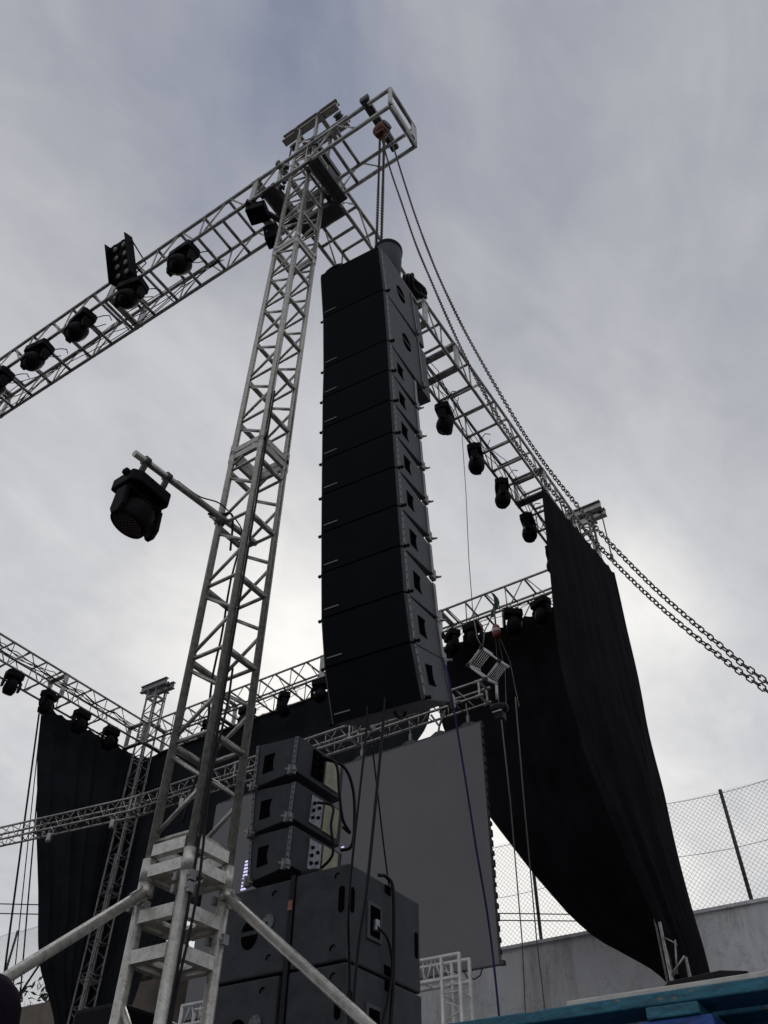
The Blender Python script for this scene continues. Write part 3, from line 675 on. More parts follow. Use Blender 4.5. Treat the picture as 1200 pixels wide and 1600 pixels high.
ho = thing('chain_hoist', 'red brown manual chain hoist under the cantilever end of the front truss', 'hoist', (-2.28, 3.22, 10.3))
b = MB(); b.lathe([(.03, -.085), (.075, -.08), (.092, -.05), (.095, .0), (.092, .05), (.075, .08), (.03, .085)], (-2.285, 3.215, 10.30), (1, -.3, 0), 18); b.box((-2.285, 3.215, 10.22), (.11, .10, .10)); b.build('hoist_body', 'rust', ho, bevel=.006)
b = MB(); b.lathe([(.02, -.015), (.07, -.012), (.07, .012), (.02, .015)], (-2.20, 3.20, 10.34), (1, -.3, 0), 18); b.build('hand_wheel', 'steel', ho)
b = MB(); b.path([(-2.285, 3.215, 10.38), (-2.285, 3.215, 10.5), (-2.33, 3.215, 10.56), (-2.36, 3.215, 10.52)], .016, 8); b.build('hook', 'steel', ho)
hb = MB(); hb.box((-2.33, 3.24, 10.625), (.10, .72, .09)); hb.box((-2.33, 3.16, 10.56), (.05, .5, .03)); hb.box((-2.33, 2.90, 10.66), (.12, .05, .1))
tag(hb.build('hoist_beam', 'steel', bevel=.005), 'dark steel beam laid across the cantilever end of the front truss holding the hoist', 'beam')
# hand chain loop pulled aside towards the right edge
T0 = V((-2.25, 3.22)); TD = (V((.6, 2.6)) - T0).normalized()
def tp(s_, z_): p = T0 + TD * s_; return V((p.x, p.y, z_))
h1 = [(.03, 10.28), (.138, 9.66), (.300, 8.50), (.468, 7.34), (.645, 6.26), (.807, 5.42), (.953, 4.75), (1.197, 3.75), (1.333, 3.27), (1.449, 2.92), (1.549, 2.64), (1.737, 2.19), (1.944, 1.77), (2.032, 1.61), (2.3, 1.15), (2.6, .65), (2.9, .2)]
h2 = [(-.06, 10.28), (.107, 9.04), (.283, 7.93), (.456, 6.85), (.617, 6.0), (.752, 5.31), (.866, 4.76), (.978, 4.27), (1.070, 3.92), (1.172, 3.58), (1.344, 3.06), (1.536, 2.55), (1.721, 2.13), (1.914, 1.76), (2.022, 1.58), (2.3, 1.11), (2.6, .62), (2.9, .19)]
hc = thing('hand_chain', 'long slack loop of black hand chain sweeping from the hoist to the right edge', 'chain', tp(2.9, .19))
for h_ in (h1, h2):
    pts = [spline([tp(*a) for a in h_], i / 120) for i in range(121)]
    b = MB(); chain_mesh(b, pts, .0275, .0205, .0031); b.build('chain_fall', 'chain', hc)

# cables and rope below the column
for pts, rad, mat, lab, cat, nm in (
    ([(-2.395, 3.40, 2.55), (-2.385, 3.40, 2.36), (-2.53, 3.50, 1.53), (-2.672, 3.732, 1.03), (-2.7, 3.8, -1.0)], .0068, 'cable', 'thick black cable hanging from the left under side of the lowest hanging box', 'cable', 'speaker_cable'),
    ([(-2.26, 3.40, 2.55), (-2.275, 3.40, 2.34), (-2.37, 3.43, 1.57), (-2.46, 3.46, .953), (-2.6, 3.6, -1.0)], .0085, 'cable', 'thickest black cable hanging straight from the speaker column across the subwoofers', 'cable', 'speaker_cable'),
    ([(-2.86, 4.15, 2.75), (-3.08, 4.70, 2.06), (-3.33, 5.358, 1.421), (-3.35, 5.4, -.2)], .0055, 'cable', 'thin dark cord slanting from behind the speaker column to the right side of the subwoofers', 'cord', 'slanting_cord'),
    ([(-1.93, 3.50, 2.72), (-1.907, 3.528, 2.498), (-2.001, 3.87, 1.868), (-2.157, 4.319, 1.113), (-2.3, 4.6, -1.2)], .0062, 'rope', 'dark blue rope hanging from the rear of the lowest speaker across the screen', 'rope', 'tag_line'),
):
    o = MB(); o.path([spline(pts, i / 40) for i in range(41)], rad, 8); tag(o.build(nm, mat), lab, cat)
o = MB(); o.path([q(.80 - .2 * math.cos(a / 12 * 3.14159) * .5, 2.62 - .10 * math.sin(a / 12 * 3.14159), -.25) for a in range(13)], .010, 8)
tag(o.build('cable_loop', 'cable'), 'short black cable loop sagging under the lowest hanging speaker box', 'cable')

# ------------------------------------------------------------------ side fill stack next to the tower
SY = 4.22
fr = [((-3.965, 3.10), (-3.952, 2.757), (-3.553, 3.062), (-3.566, 2.795)), ((-3.948, 2.738), (-3.925, 2.412), (-3.541, 2.706), (-3.560, 2.449)), ((-3.924, 2.394), (-3.891, 2.075), (-3.532, 2.389), (-3.545, 2.13))]
names = ['upper', 'middle', 'bottom']
BW = .56
for i, (ft, fb, rt_, rb_) in enumerate(fr):
    root = thing('wedge_speaker', names[i] + ' one of the three wedge speakers stacked on the subwoofers, hourglass handle', 'speaker', (-3.75, SY + BW / 2, fb[1]), 'wedge speakers stacked on the subwoofers')
    P = lambda p, y=SY: V((p[0], y, p[1]))
    b = MB(); b.prism([P(ft), P(fb), P(rb_), P(rt_)], Y * BW); b.build('cabinet', 'box2', root, bevel=.006)
    ex = (V(rt_) - V(ft)).normalized(); ez = V((-ex.y, ex.x))
    def pl(u, v, y): c = V(ft).lerp(V(rt_), u).lerp(V(fb).lerp(V(rb_), u), v); return V((c.x, y, c.y))
    for u0, u1 in ((.01, .075), (.91, .985)):
        b = MB(); b.prism([pl(u0, .01, SY), pl(u0, .99, SY), pl(u1, .99, SY), pl(u1, .01, SY)], V((0, -.007, 0)))
        b.m = 1
        for k in range(7): b.disc(pl((u0 + u1) / 2, .07 + .86 * k / 6, SY - .0072), (0, -1, 0), .006, 8, .001)
        b.build('rigging_rail', ['rail', 'hole'], root)
    b = MB(); poly = [(.225, .30), (.205, .74)]
    for k in range(7): t = k / 6; poly.append((.47 - .035 * math.sin(math.pi * t), .74 - .44 * t))
    b.prism([pl(u, v, SY - .0005) for u, v in poly], V((0, -.002, 0))); b.build('handle_shade_plate', 'hole', root)  # flat plate, its black is the painted shade of the handle opening
    for u, v in ((.94, .98), (.04, .99)):
        b = MB(); c = pl(u, v, SY - .012); b.box(c, (.05, .03, .06)); b.tube(c + V((-.05, -.01, .02)), c + V((.05, -.01, -.015)), .009, 6); b.tube(c + V((0, -.03, .03)), c + V((.01, -.03, -.045)), .008, 6); b.build('hinge_clamp', 'steel_grey', root)
    # rear face furniture
    def rp_(yf, v, out=.004): c = V(rt_).lerp(V(rb_), v); return V((c.x + out, SY + yf, c.y))
    b = MB(); b.hexa([rp_(.175, .86, .0), rp_(.31, .86, .0), rp_(.31, .86, .008), rp_(.175, .86, .008), rp_(.175, .10, .0), rp_(.31, .10, .0), rp_(.31, .10, .008), rp_(.175, .10, .008)])
    b.build('amplifier_panel', 'panel' if i else 'hole', root)
    b = MB(); b.hexa([rp_(.33, .88, .0), rp_(.50, .88, .0), rp_(.50, .88, .010), rp_(.33, .88, .010), rp_(.33, .08, .0), rp_(.50, .08, .0), rp_(.50, .08, .010), rp_(.33, .08, .010)])
    b.m = 1
    rl = random.Random(i)
    for k in range(9):
        v = .18 + k * .072; yy = .355 + .01 * rl.random(); b.box(rp_(yy + .045, v, .0105), (.001, .04 + .05 * rl.random(), .0025))
    b.build('label_plate', ['label', 'steel_grey'], root)
    for dy, dv in ((-.03, .3), (-.03, .5), (-.03, .7), (.03, .35), (.03, .62)):
        MB().lathe([(.0, 0), (.012, 0), (.012, .010), (.008, .014), (0, .014)], rp_(.24 + dy, dv, .008), (1, 0, 0), 10).build('socket', 'black', root)
o = MB()
for pts, rad in (([(-3.53, 4.46, 3.0), (-3.42, 4.50, 2.93), (-3.40, 4.53, 2.72), (-3.41, 4.60, 2.55), (-3.43, 4.72, 2.50), (-3.50, 4.73, 2.56)], .011),
                 ([(-3.53, 4.48, 2.99), (-3.41, 4.58, 2.94), (-3.40, 4.70, 2.80), (-3.42, 4.76, 2.55), (-3.45, 4.77, 2.42), (-3.52, 4.74, 2.40)], .012),
                 ([(-3.53, 4.45, 2.64), (-3.42, 4.49, 2.60), (-3.41, 4.47, 2.45), (-3.42, 4.52, 2.28), (-3.51, 4.52, 2.2)], .010)):
    o.path([spline(pts, k / 30) for k in range(31)], rad, 8)
tag(o.build('link_cables', 'cable'), 'black link cables looping behind the three stacked wedge speakers', 'cable')
o = MB()
o.path([spline([(-3.50, 4.30, 2.075), (-3.42, 4.36, 2.10), (-3.40, 4.48, 2.09), (-3.36, 4.60, 2.085), (-3.44, 4.70, 2.11), (-3.47, 4.55, 2.12), (-3.46, 4.40, 2.10)], k / 30) for k in range(31)], .028, 8)
tag(o.build('cable_bundle', 'cable'), 'bundle of black cable lying on the subwoofers behind the bottom wedge speaker', 'cable')

# subwoofers: two columns, two rows
SD = .83
subs = [(-4.12, -3.515, 1.495, 2.035, 'upper left subwoofer of the four in the stack under the wedge speakers'),
        (-3.475, -3.06, 1.495, 2.045, 'upper right subwoofer of the stack with slot handles at its near corner'),
        (-4.12, -3.545, .93, 1.482, 'lower left subwoofer of the stack, cut by the bottom edge'),
        (-3.475, -3.055, .93, 1.482, 'lower right subwoofer of the stack behind the outrigger pipe')]
for i, (x0, x1, z0, z1, lab) in enumerate(subs):
    root = thing('subwoofer', lab, 'subwoofer', ((x0 + x1) / 2, SY + SD / 2, z0), 'subwoofers stacked beside the tower')
    b = MB(); b.box(((x0 + x1) / 2, SY + SD / 2, (z0 + z1) / 2), (x1 - x0, SD, z1 - z0)); b.build('cabinet', 'box2', root, bevel=.012)
    H = z1 - z0; W_ = x1 - x0
    def fp(u, v, o_=.0005): return V((x0 + u * W_, SY - o_, z0 + v * H))
    for u, v in ((.80, .86), (.80, .16), (.1, .12)) if i % 2 == 0 else ((.80, .87), (.78, .12)):
        b = MB(); b.path([fp(u, v, .003) + V((.022 * math.cos(k / 6 * 2.2 + 1.2), 0, .022 * math.sin(k / 6 * 2.2 + 1.2))) for k in range(7)], .0045, 6); b.build('stacking_notch', 'hole', root)
    if i % 2 == 0:
        cu, cv_ = .50, .60
        c = fp(cu, .48); rx, rz = .068, .085
        lo = [c + V((rx * math.cos(math.pi + math.pi * k / 12), 0, -.01 + rz * math.sin(math.pi + math.pi * k / 12))) for k in range(13)]
        hi = [c + V((rx * math.cos(math.pi * k / 12), 0, .018 + rz * .8 * math.sin(math.pi * k / 12))) for k in range(13)]
        MB().prism(list(reversed(lo)), V((0, -.002, 0))).build('handle_shade_plate', 'hole', root); MB().prism(list(reversed(hi)), V((0, -.002, 0))).build('handle_shade_plate', 'hole', root)  # two flat plates with the shade of the handle openings as colour
        b = MB(); b.disc(fp(.74, .56), (0, -1, 0), .048, 22, .006); b.build('round_plate', 'rail', root)
        b = MB(); b.disc(fp(.725, .55, .0065), (0, -1, 0), .010, 10, .002)
        b.build('plate_screw', 'hole', root)
        for k in range(6): MB().disc(fp(.74, .56, .0065) + V((.036 * math.cos(k * 1.047), 0, .036 * math.sin(k * 1.047))), (0, -1, 0), .004, 8, .001).build('plate_screw', 'hole', root)
    else:
        def slot(mb, c, ax, nr, hw, hh):
            poly = [c + ax * hw * math.cos(a) + Z * ((hh - hw) * (1 if k <= 8 else -1) + hw * math.sin(a)) for k, a in [(k, math.pi * k / 8 if k <= 8 else math.pi * (k - 1) / 8) for k in range(18)]]
            mb.prism(poly if nr.dot(ax.cross(Z)) > 0 else list(reversed(poly)), nr * .002)
        b = MB(); slot(b, fp(.885, .62), X, V((0, -1, 0)), .022, .078); b.build('handle_shade_plate', 'hole', root)  # slot handles are flat plates, shade inside given by colour
        def rp2(yf, v): return V((x1 + .0005, SY + yf, z0 + v * H))
        b = MB(); slot(b, rp2(.045, .62), Y, X, .022, .075); b.build('handle_shade_plate', 'hole', root)
        b = MB(); slot(b, rp2(SD - .05, .50), Y, X, .020, .08); b.build('handle_shade_plate', 'hole', root)
        for v in (.955, .09): MB().prism([rp2(.40, v - .06), rp2(.47, v - .07), rp2(.47, v + .035), rp2(.40, v + .035)], X * .002).build('cable_notch_shade', 'hole', root)  # no cut in the cabinet, notch shade is a flat dark patch
        b = MB(); b.hexa([rp2(.20, .30), rp2(.36, .30), rp2(.36, .30) + X * .012, rp2(.20, .30) + X * .012, rp2(.20, .70), rp2(.36, .70), rp2(.36, .70) + X * .012, rp2(.20, .70) + X * .012]); b.build('amplifier_frame', 'box', root, bevel=.004)
        b = MB(); b.hexa([rp2(.225, .34) + X * .010, rp2(.335, .34) + X * .010, rp2(.335, .34) + X * .0135, rp2(.225, .34) + X * .0135, rp2(.225, .66) + X * .010, rp2(.335, .66) + X * .010, rp2(.335, .66) + X * .0135, rp2(.225, .66) + X * .0135]); b.build('amplifier_panel', 'hole', root)
        b = MB(); b.box(rp2(.28, .46) + X * .022, (.03, .045, .07)); b.build('power_plug', 'panel', root, bevel=.008)
o = MB(); o.box((-3.494, SY - .005, 1.50), (.034, .008, 1.1)); so_ = thing('ratchet_strap', 'black strap with an orange tag between the left and right subwoofers', 'strap', (-3.49, SY, .95)); o.build('webbing', 'cable', so_)
o = MB(); o.box((-3.497, SY - .012, 1.865), (.034, .006, .06)); o.build('orange_tag', 'orange', so_)
o = MB(); pts = [(-3.04, 4.52, 2.06), (-3.03, 4.60, 2.07), (-3.015, 4.655, 1.98), (-3.02, 4.665, 1.5), (-3.02, 4.63, 1.1), (-3.02, 4.6, -.2)]
o.path([spline(pts, k / 40) for k in range(41)], .012, 8); o.path([spline([(-3.03, 4.49, 1.74), (-2.99, 4.55, 1.68), (-3.0, 4.62, 1.55), (-3.02, 4.60, 1.35), (-3.03, 4.5, 1.1)], k / 30) for k in range(31)], .009, 8)
tag(o.build('power_cables', 'cable'), 'black power cables running down the rear faces of the right subwoofers', 'cable')
o = MB(); o.box((-3.02, 4.50, 1.17), (.03, .035, .06)); tag(o.build('power_plug', 'label', bevel=.006), 'small yellow cable plug at the rear of the lower right subwoofer', 'plug')

# ------------------------------------------------------------------ moving heads
def moving_head(kind='spot'):
    root = thing('moving_head_light', 'x', 'stage light', (0, 0, 0))
    for xx in (-.09, .09):
        b = MB(); b.tube((xx - .02, 0, 0), (xx + .02, 0, 0), .040, 12); b.box((xx, 0, -.055), (.035, .03, .06)); b.build('clamp', 'steel', root)
    b = MB(); bx = [(-.17, -.12), (.17, -.12), (.19, -.08), (.19, .08), (.17, .12), (-.17, .12), (-.19, .08), (-.19, -.08)]
    b.prism([(x_, y_, -.20) for x_, y_ in bx], (0, 0, .125)); b.box((0, -.122, -.14), (.12, .01, .05)); b.build('base', 'black', root, bevel=.012)
    b = MB(); b.lathe([(.0, .0), (.09, 0), (.09, .03), (0, .03)], (0, 0, -.228), Z, 16); b.box((0, 0, -.24), (.36, .11, .035))
    for xx in (-1, 1):
        b.prism([(xx * .185 - .02, -.055, -.255), (xx * .185 - .02, .055, -.255), (xx * .185 - .02, .065, -.38), (xx * .185 - .02, .04, -.47), (xx * .185 - .02, -.04, -.47), (xx * .185 - .02, -.065, -.38)], (.04, 0, 0))
    b.build('yoke', 'black', root, bevel=.008)
    pv = V((0, 0, -.40))
    b = MB(); b.lathe([(.0, -.165), (.07, -.16), (.105, -.12), (.135, -.03), (.14, .06), (.135, .10), (.10, .175), (.085, .18), (0, .165)], pv, (0, 0, -1), 22)
    for k in range(4): b.box(pv + Z * (.06 + .025 * k), (.26 - .03 * k, .02, .008)); 
    head = b.build('head', 'black', root, at=pv)
    b = MB(); b.lathe([(.0, .0), (.075, .0), (.07, .012), (0, .02)], pv + V((0, 0, -.168)), (0, 0, -1), 18)
    ln_ = b.build('lens', 'black_g', head)
    b = MB(); b.path([(.14, .09, -.09), (.22, .16, -.02), (.26, .22, .02), (.20, .30, .05)], .008, 6); b.path([(-.1, .1, -.09), (.02, .22, -.03), (.10, .28, .03)], .007, 6)
    b.build('lamp_cable', 'cable', root)
    return root
MH = moving_head(); first = [True]
def place_head(loc, rz, tilt, pan, label, group, sc_=1.):
    o = MH if first[0] else copy_tree(MH); first[0] = False
    o.location = loc; o.rotation_euler = (0, 0, rz); o.scale = (sc_,) * 3
    o['label'] = label; o['group'] = group
    for c in o.children:
        if c.name.startswith('head'): c.rotation_euler = (tilt, 0, 0)
gA = 'moving lights under the front roof truss'
for i, (x_, y_, t, lab) in enumerate(((-5.20, 2.99, .55, 'black moving head light under the front truss, nearest to the near tower'),
        (-6.12, 2.98, .5, 'black moving head light partly covering the eight lens blinder panel on the front truss'),
        (-7.08, 2.96, .45, 'black moving head light under the front truss, first one left of the blinder panel'),
        (-7.97, 2.96, .45, 'black moving head light under the front truss, second one left of the blinder panel'),
        (-8.84, 2.97, .5, 'black moving head light under the front truss, cut by the left edge'))):
    place_head((x_, y_, ZB), R((0, 12, -6, 8, 0)[i]), -t, 0, lab, gA, .98)
gB = 'moving lights under the right roof truss'
for i, (y_, lab) in enumerate(((7.09, 'black moving head light under the right truss, highest of its row beside the subwoofers'),
        (8.06, 'black moving head light under the right truss, second down from the speaker column'),
        (8.96, 'black moving head light under the right truss, third down from the speaker column'),
        (9.93, 'black moving head light under the right truss, just left of the side curtain top'),
        (10.9, 'black moving head light half hidden behind the near edge of the right side curtain'))):
    place_head((-3.69, y_, ZB), R(-78 + 7 * (i % 3)), -.25 + .12 * (i % 2), 0, lab, gB, .93)
gC = 'moving lights under the rear roof truss'
for i, (x_, lab) in enumerate(((-6.45, 'dark moving head light on the rear truss just right of the speaker column'),
        (-5.98, 'dark moving head light on the rear truss left of the red hoist'),
        (-5.10, 'dark moving head light on the rear truss right of the red hoist'),
        (-4.50, 'dark moving head light on the rear truss beside the side curtain edge'),
        (-9.72, 'dark moving head light on the rear truss just left of the speaker column'),
        (-10.75, 'dark moving head light on the rear truss right beside the near tower'),
        (-11.8, 'dark moving head light on the rear truss seen through the near tower'),
        (-12.9, 'dark moving head light on the rear truss between the near tower and the far tower'))):
    place_head((x_, 12.10, ZB), R(20 * ((i * 7) % 5 - 2)), .3 * ((i * 3) % 4 - 1.5), 0, lab, gC, 1.0)
gD = 'moving lights under the left roof truss'
for i, (y_, lab) in enumerate(((8.3, 'dark moving head light under the left truss near the left edge'),
        (9.25, 'dark moving head light at the top left corner of the left curtain'),
        (10.2, 'dark moving head light under the left truss above the middle of the left curtain'),
        (11.1, 'dark moving head light under the left truss nearest to the far left tower'))):
    place_head((-15.12, y_, ZB), R(80 + 14 * ((i * 2) % 3)), .35, 0, lab, gD, 1.0)

# loose cables along the two near trusses
rnd = random.Random(9)
def truss_cable(p0, p1, label, n=3, sag=.10, rad=.006):
    o = MB(); p0, p1 = V(p0), V(p1); Ln = (p1 - p0).length; ax = (p1 - p0) / Ln; sd_ = ax.cross(Z)
    for k in range(n):
        ph = rnd.uniform(0, 6); m = int(Ln / .06); pts = []
        for i in range(m + 1):
            t = i / m * Ln
            hang = abs(math.sin(t * (1.9 + .35 * k) + ph)) ** .7
            pts.append(p0 + ax * t - Z * (sag * (hang - .35)) + sd_ * (.05 * math.sin(t * 2.3 + ph) + .04 * k))
        o.path(pts, rad, 5, False)
    return tag(o.build('truss_cable', 'cable'), label, 'cable')
truss_cable((-10.2, 3.42, ZB + .04), (-4.9, 3.42, ZB + .05), 'tangle of black cables lying along the front roof truss', 4, .13)
truss_cable((-3.60, 5.6, ZB + .06), (-3.60, 11.6, ZB + .06), 'tangle of black cables lying along the right roof truss', 4, .14)
truss_cable((-15.0, 7.4, ZB + .22), (-15.0, 11.7, ZB + .16), 'thick bundle of black cables along the left roof truss', 5, .08, .010)
truss_cable((-14.5, 12.15, ZB + .05), (-3.9, 12.15, ZB + .05), 'black cables lying along the rear roof truss', 3, .10)

# eight lens blinder on the front truss
bl = thing('blinder_light', 'black eight lens blinder panel tilted up on top of the front truss', 'stage light', (-6.326, 2.9, 10.25))
a = R(27); U_ = V((.05, -math.sin(a), math.cos(a))).normalized(); Xp = V((1, .05, 0)).normalized(); Nn = Xp.cross(U_).normalized()
if Nn.z > 0: Nn = -Nn
c0 = V((-6.30, 2.885, 10.17)) + U_ * .31
b = MB(); b.box(c0 - Nn * .05, (.34, .10, .62), (Xp, Nn, U_)); b.build('housing', 'black', bl, bevel=.01)
for s_ in (-1, 1): MB().box(c0 + Xp * .182 * s_ + Nn * .012, (.012, .15, .64), (Xp, Nn, U_)).build('side_flap', 'black', bl)
for i in range(4):
    for j in (-1, 1):
        c = c0 + U_ * (-.225 + .15 * i) + Xp * .078 * j
        b = MB(); b.lathe([(.066, -.005), (.068, .018), (.058, .018), (.052, .004)], c, Nn, 18); rim = b.build('lens_rim', 'black', bl)
        MB().lathe([(.0, .016), (.030, .013), (.052, .002)], c, Nn, 18).build('lens', 'lens', rim)
b = MB(); b.path([c0 + Xp * .19 + U_ * .2, c0 + Xp * .22 + U_ * .2 - Nn * .02, c0 + Xp * .21 - Nn * .26 - U_ * .02, c0 - Nn * .28 - U_ * .06, c0 - Xp * .21 - Nn * .26 - U_ * .02, c0 - Xp * .19 + U_ * .2], .010, 6); b.tube(c0 - Nn * .28 - U_ * .06, (-6.33, 2.947, ZB + TS), .014, 6); b.build('bracket', 'black', bl)

# boxy black fixture in the corner of tower and front truss
fx = thing('boxy_floodlight', 'boxy black light fixture tucked under the front truss against the near tower', 'stage light', (-4.0, 3.1, 9.9))
ax = (V((.96, .28, 0)), V((-.28, .96, 0)), Z)
b = MB(); b.box((-4.03, 3.07, 9.88), (.25, .22, .16), ax); b.build('housing', 'black', fx, bevel=.015)
b = MB(); b.box((-3.96, 3.32, 9.62), (.19, .16, .36), (V((.92, .3, .2)).normalized(), V((-.31, .95, 0)).normalized(), V((-.19, -.06, .98)))); b.build('driver_box', 'black', fx, bevel=.015)
b = MB(); b.lathe([(.014, 0), (.022, 0), (.022, .006), (.014, .006)], (-3.985, 3.232, 9.60), (-.2, -.95, -.25), 14); b.build('round_emblem', 'badge', fx)
b = MB(); b.beam((-4.10, 2.90, 9.97), (-3.80, 3.50, 9.95), .06, .05); b.box((-3.86, 2.97, 9.99), (.10, .05, .06)); b.build('bracket', 'steel', fx)

# lamp on the pipe arm
pa = thing('lamp_pipe', 'aluminium pipe arm clamped across the near tower and pointing out to the left', 'pipe', (-3.5, 2.6, 4.24))
pz = lambda y_: 4.185 + (y_ - 2.1) * .105
MB().tube((-3.50, 2.165, pz(2.165)), (-3.50, 3.42, pz(3.42)), .0245, 16).build('pipe', 'alu_old', pa)
b = MB(); c = V((-3.52, 3.02, pz(3.02))); b.tube(c - Y * .03, c + Y * .03, .040, 12); b.tube(V((-3.562, 3.073, 4.29)), V((-3.562, 3.073, 4.35)), .041, 12); b.box((-3.53, 3.045, 4.31), (.06, .06, .06)); b.tube((-3.60, 3.0, 4.33), (-3.60, 3.10, 4.36), .011, 6)
b.build('coupler', 'steel_grey', pa); b = MB(); b.tube((-3.50, 3.30, 4.29), (-3.50, 3.36, 4.30), .040, 12); b.build('coupler', 'steel_grey', pa)
wl = thing('wash_light', 'black round moving wash light hanging from the pipe arm left of the near tower', 'stage light', (-3.5, 2.35, 4.1))
for y_ in (2.27, 2.47):
    b = MB(); b.tube((-3.5, y_ - .02, pz(y_)), (-3.5, y_ + .02, pz(y_)), .038, 12); b.beam((-3.5, y_, pz(y_) - .03), (-3.55, y_, 4.03), .035, .03, (1, 0, 0)); b.build('clamp', 'steel', wl)
b = MB(); bx = [(-.12, -.17), (.08, -.18), (.12, -.12), (.12, .14), (.08, .165), (-.12, .15)]
bc_ = V((-3.555, 2.355, 3.995)); b.prism([bc_ + V((x_, y_, -.05)) for x_, y_ in bx], (0, 0, .10)); b.box(bc_ + V((-.125, -.12, .05)), (.04, .05, .06)); b.box(bc_ + V((-.13, .04, .03)), (.04, .09, .04)); b.box(bc_ + V((.02, -.185, .04)), (.05, .04, .04)); b.build('base', 'black', wl, bevel=.012)
b = MB(); b.box(bc_ + V((0, 0, -.07)), (.11, .30, .04))
for s_ in (-1, 1): b.prism([bc_ + V((-.05, s_ * .150 - .018, -.075)), bc_ + V((.05, s_ * .150 - .018, -.075)), bc_ + V((.06, s_ * .150 - .018, -.25)), bc_ + V((.03, s_ * .150 - .018, -.31)), bc_ + V((-.03, s_ * .150 - .018, -.31)), bc_ + V((-.06, s_ * .150 - .018, -.25))], (0, .036, 0))
b.build('yoke', 'black', wl, bevel=.01)
hp = bc_ + V((-.0, .0, -.195)); hax = V((-.30, -.22, -.93)).normalized()
b = MB(); b.lathe([(0, -.11), (.055, -.105), (.092, -.075), (.118, -.03), (.129, .03), (.132, .08), (.126, .108), (.116, .114), (.109, .102), (0, .102)], hp, hax, 28); hd2 = b.build('head', 'black', wl)
b = MB(); u_ = hax.cross(Z).normalized(); v_ = hax.cross(u_)
for ring in range(1, 6):
    for k in range(6 * ring):
        an = 6.283 * k / (6 * ring); b.disc(hp + hax * .1025 + (u_ * math.cos(an) + v_ * math.sin(an)) * .0195 * ring, hax, .0070, 6, .004)
b.build('led_cluster', 'leds', hd2)
b = MB()
for k in range(26):
    an = 6.283 * k / 26; dr = u_ * math.cos(an) + v_ * math.sin(an); tg = -u_ * math.sin(an) + v_ * math.cos(an)
    b.box(hp + dr * .1075 - hax * .054, (.004, .012, .042), (dr, tg, hax))
b.build('vent', 'hole', hd2)
o = MB(); o.path([spline([(-3.50, 2.56, 4.27), (-3.50, 2.78, 4.30), (-3.50, 3.0, 4.40), (-3.46, 3.2, 4.30), (-3.45, 3.25, 4.1)], k / 30) for k in range(31)], .0055, 6); o.path([spline([(-3.50, 2.90, 4.22), (-3.52, 3.0, 4.29), (-3.46, 3.09, 4.34), (-3.44, 3.12, 4.0)], k / 20) for k in range(21)], .009, 6)
tag(o.build('safety_cable', 'cable'), 'thin black cable stretched from the wash light along the pipe arm to the tower', 'cable')

# small par lamps under the thin truss arm
def par(loc, label):
    root = thing('par_lamp', label, 'stage light', loc, 'small lamps under the lower truss'); c = V(loc)
    b = MB(); b.lathe([(.05, .09), (.06, .06), (.055, -.06), (.045, -.09), (0, -.085)], c - Z * .20, Z, 12); b.build('can', 'alu', root)
    b = MB(); b.path([c + V((-.07, 0, -.2)), c + V((-.07, 0, -.07)), c + V((0, 0, -.04)), c + V((.07, 0, -.07)), c + V((.07, 0, -.2))], .009, 6); b.tube(c + Z * .02, c - Z * .06, .02, 8); b.build('bracket', 'alu', root)
    return root
par((-14.3, 9.73, 6.89), 'small silver lamp under the thin truss arm nearest the left edge')
par((-12.78, 9.95, 6.89), 'small silver lamp under the thin truss arm close to the far tower')
par((-11.05, 10.0, 6.89), 'small silver lamp under the lower truss seen through the near tower')

# ------------------------------------------------------------------ guy ropes left
def guy(p0, p1, label, rad=.012, extra=None):
    o = MB(); o.path([spline([p0, V(p0).lerp(V(p1), .5) - Z * .1, p1], i / 20) for i in range(21)], rad, 6)
    return tag(o.build('guy_rope', 'cable'), label, 'rope', 'dark guy ropes left of the left curtain')
guy((-15.7, 9.50, 9.75), (-15.7, 11.5, .6), 'dark guy rope left of the left curtain, leftmost of the three', .022)
guy((-15.72, 9.58, 9.75), (-15.7, 11.9, .5), 'dark guy rope left of the left curtain, middle of the three', .012)
guy((-15.72, 9.66, 9.75), (-15.72, 12.2, .4), 'dark guy rope closest to the edge of the left curtain', .016)

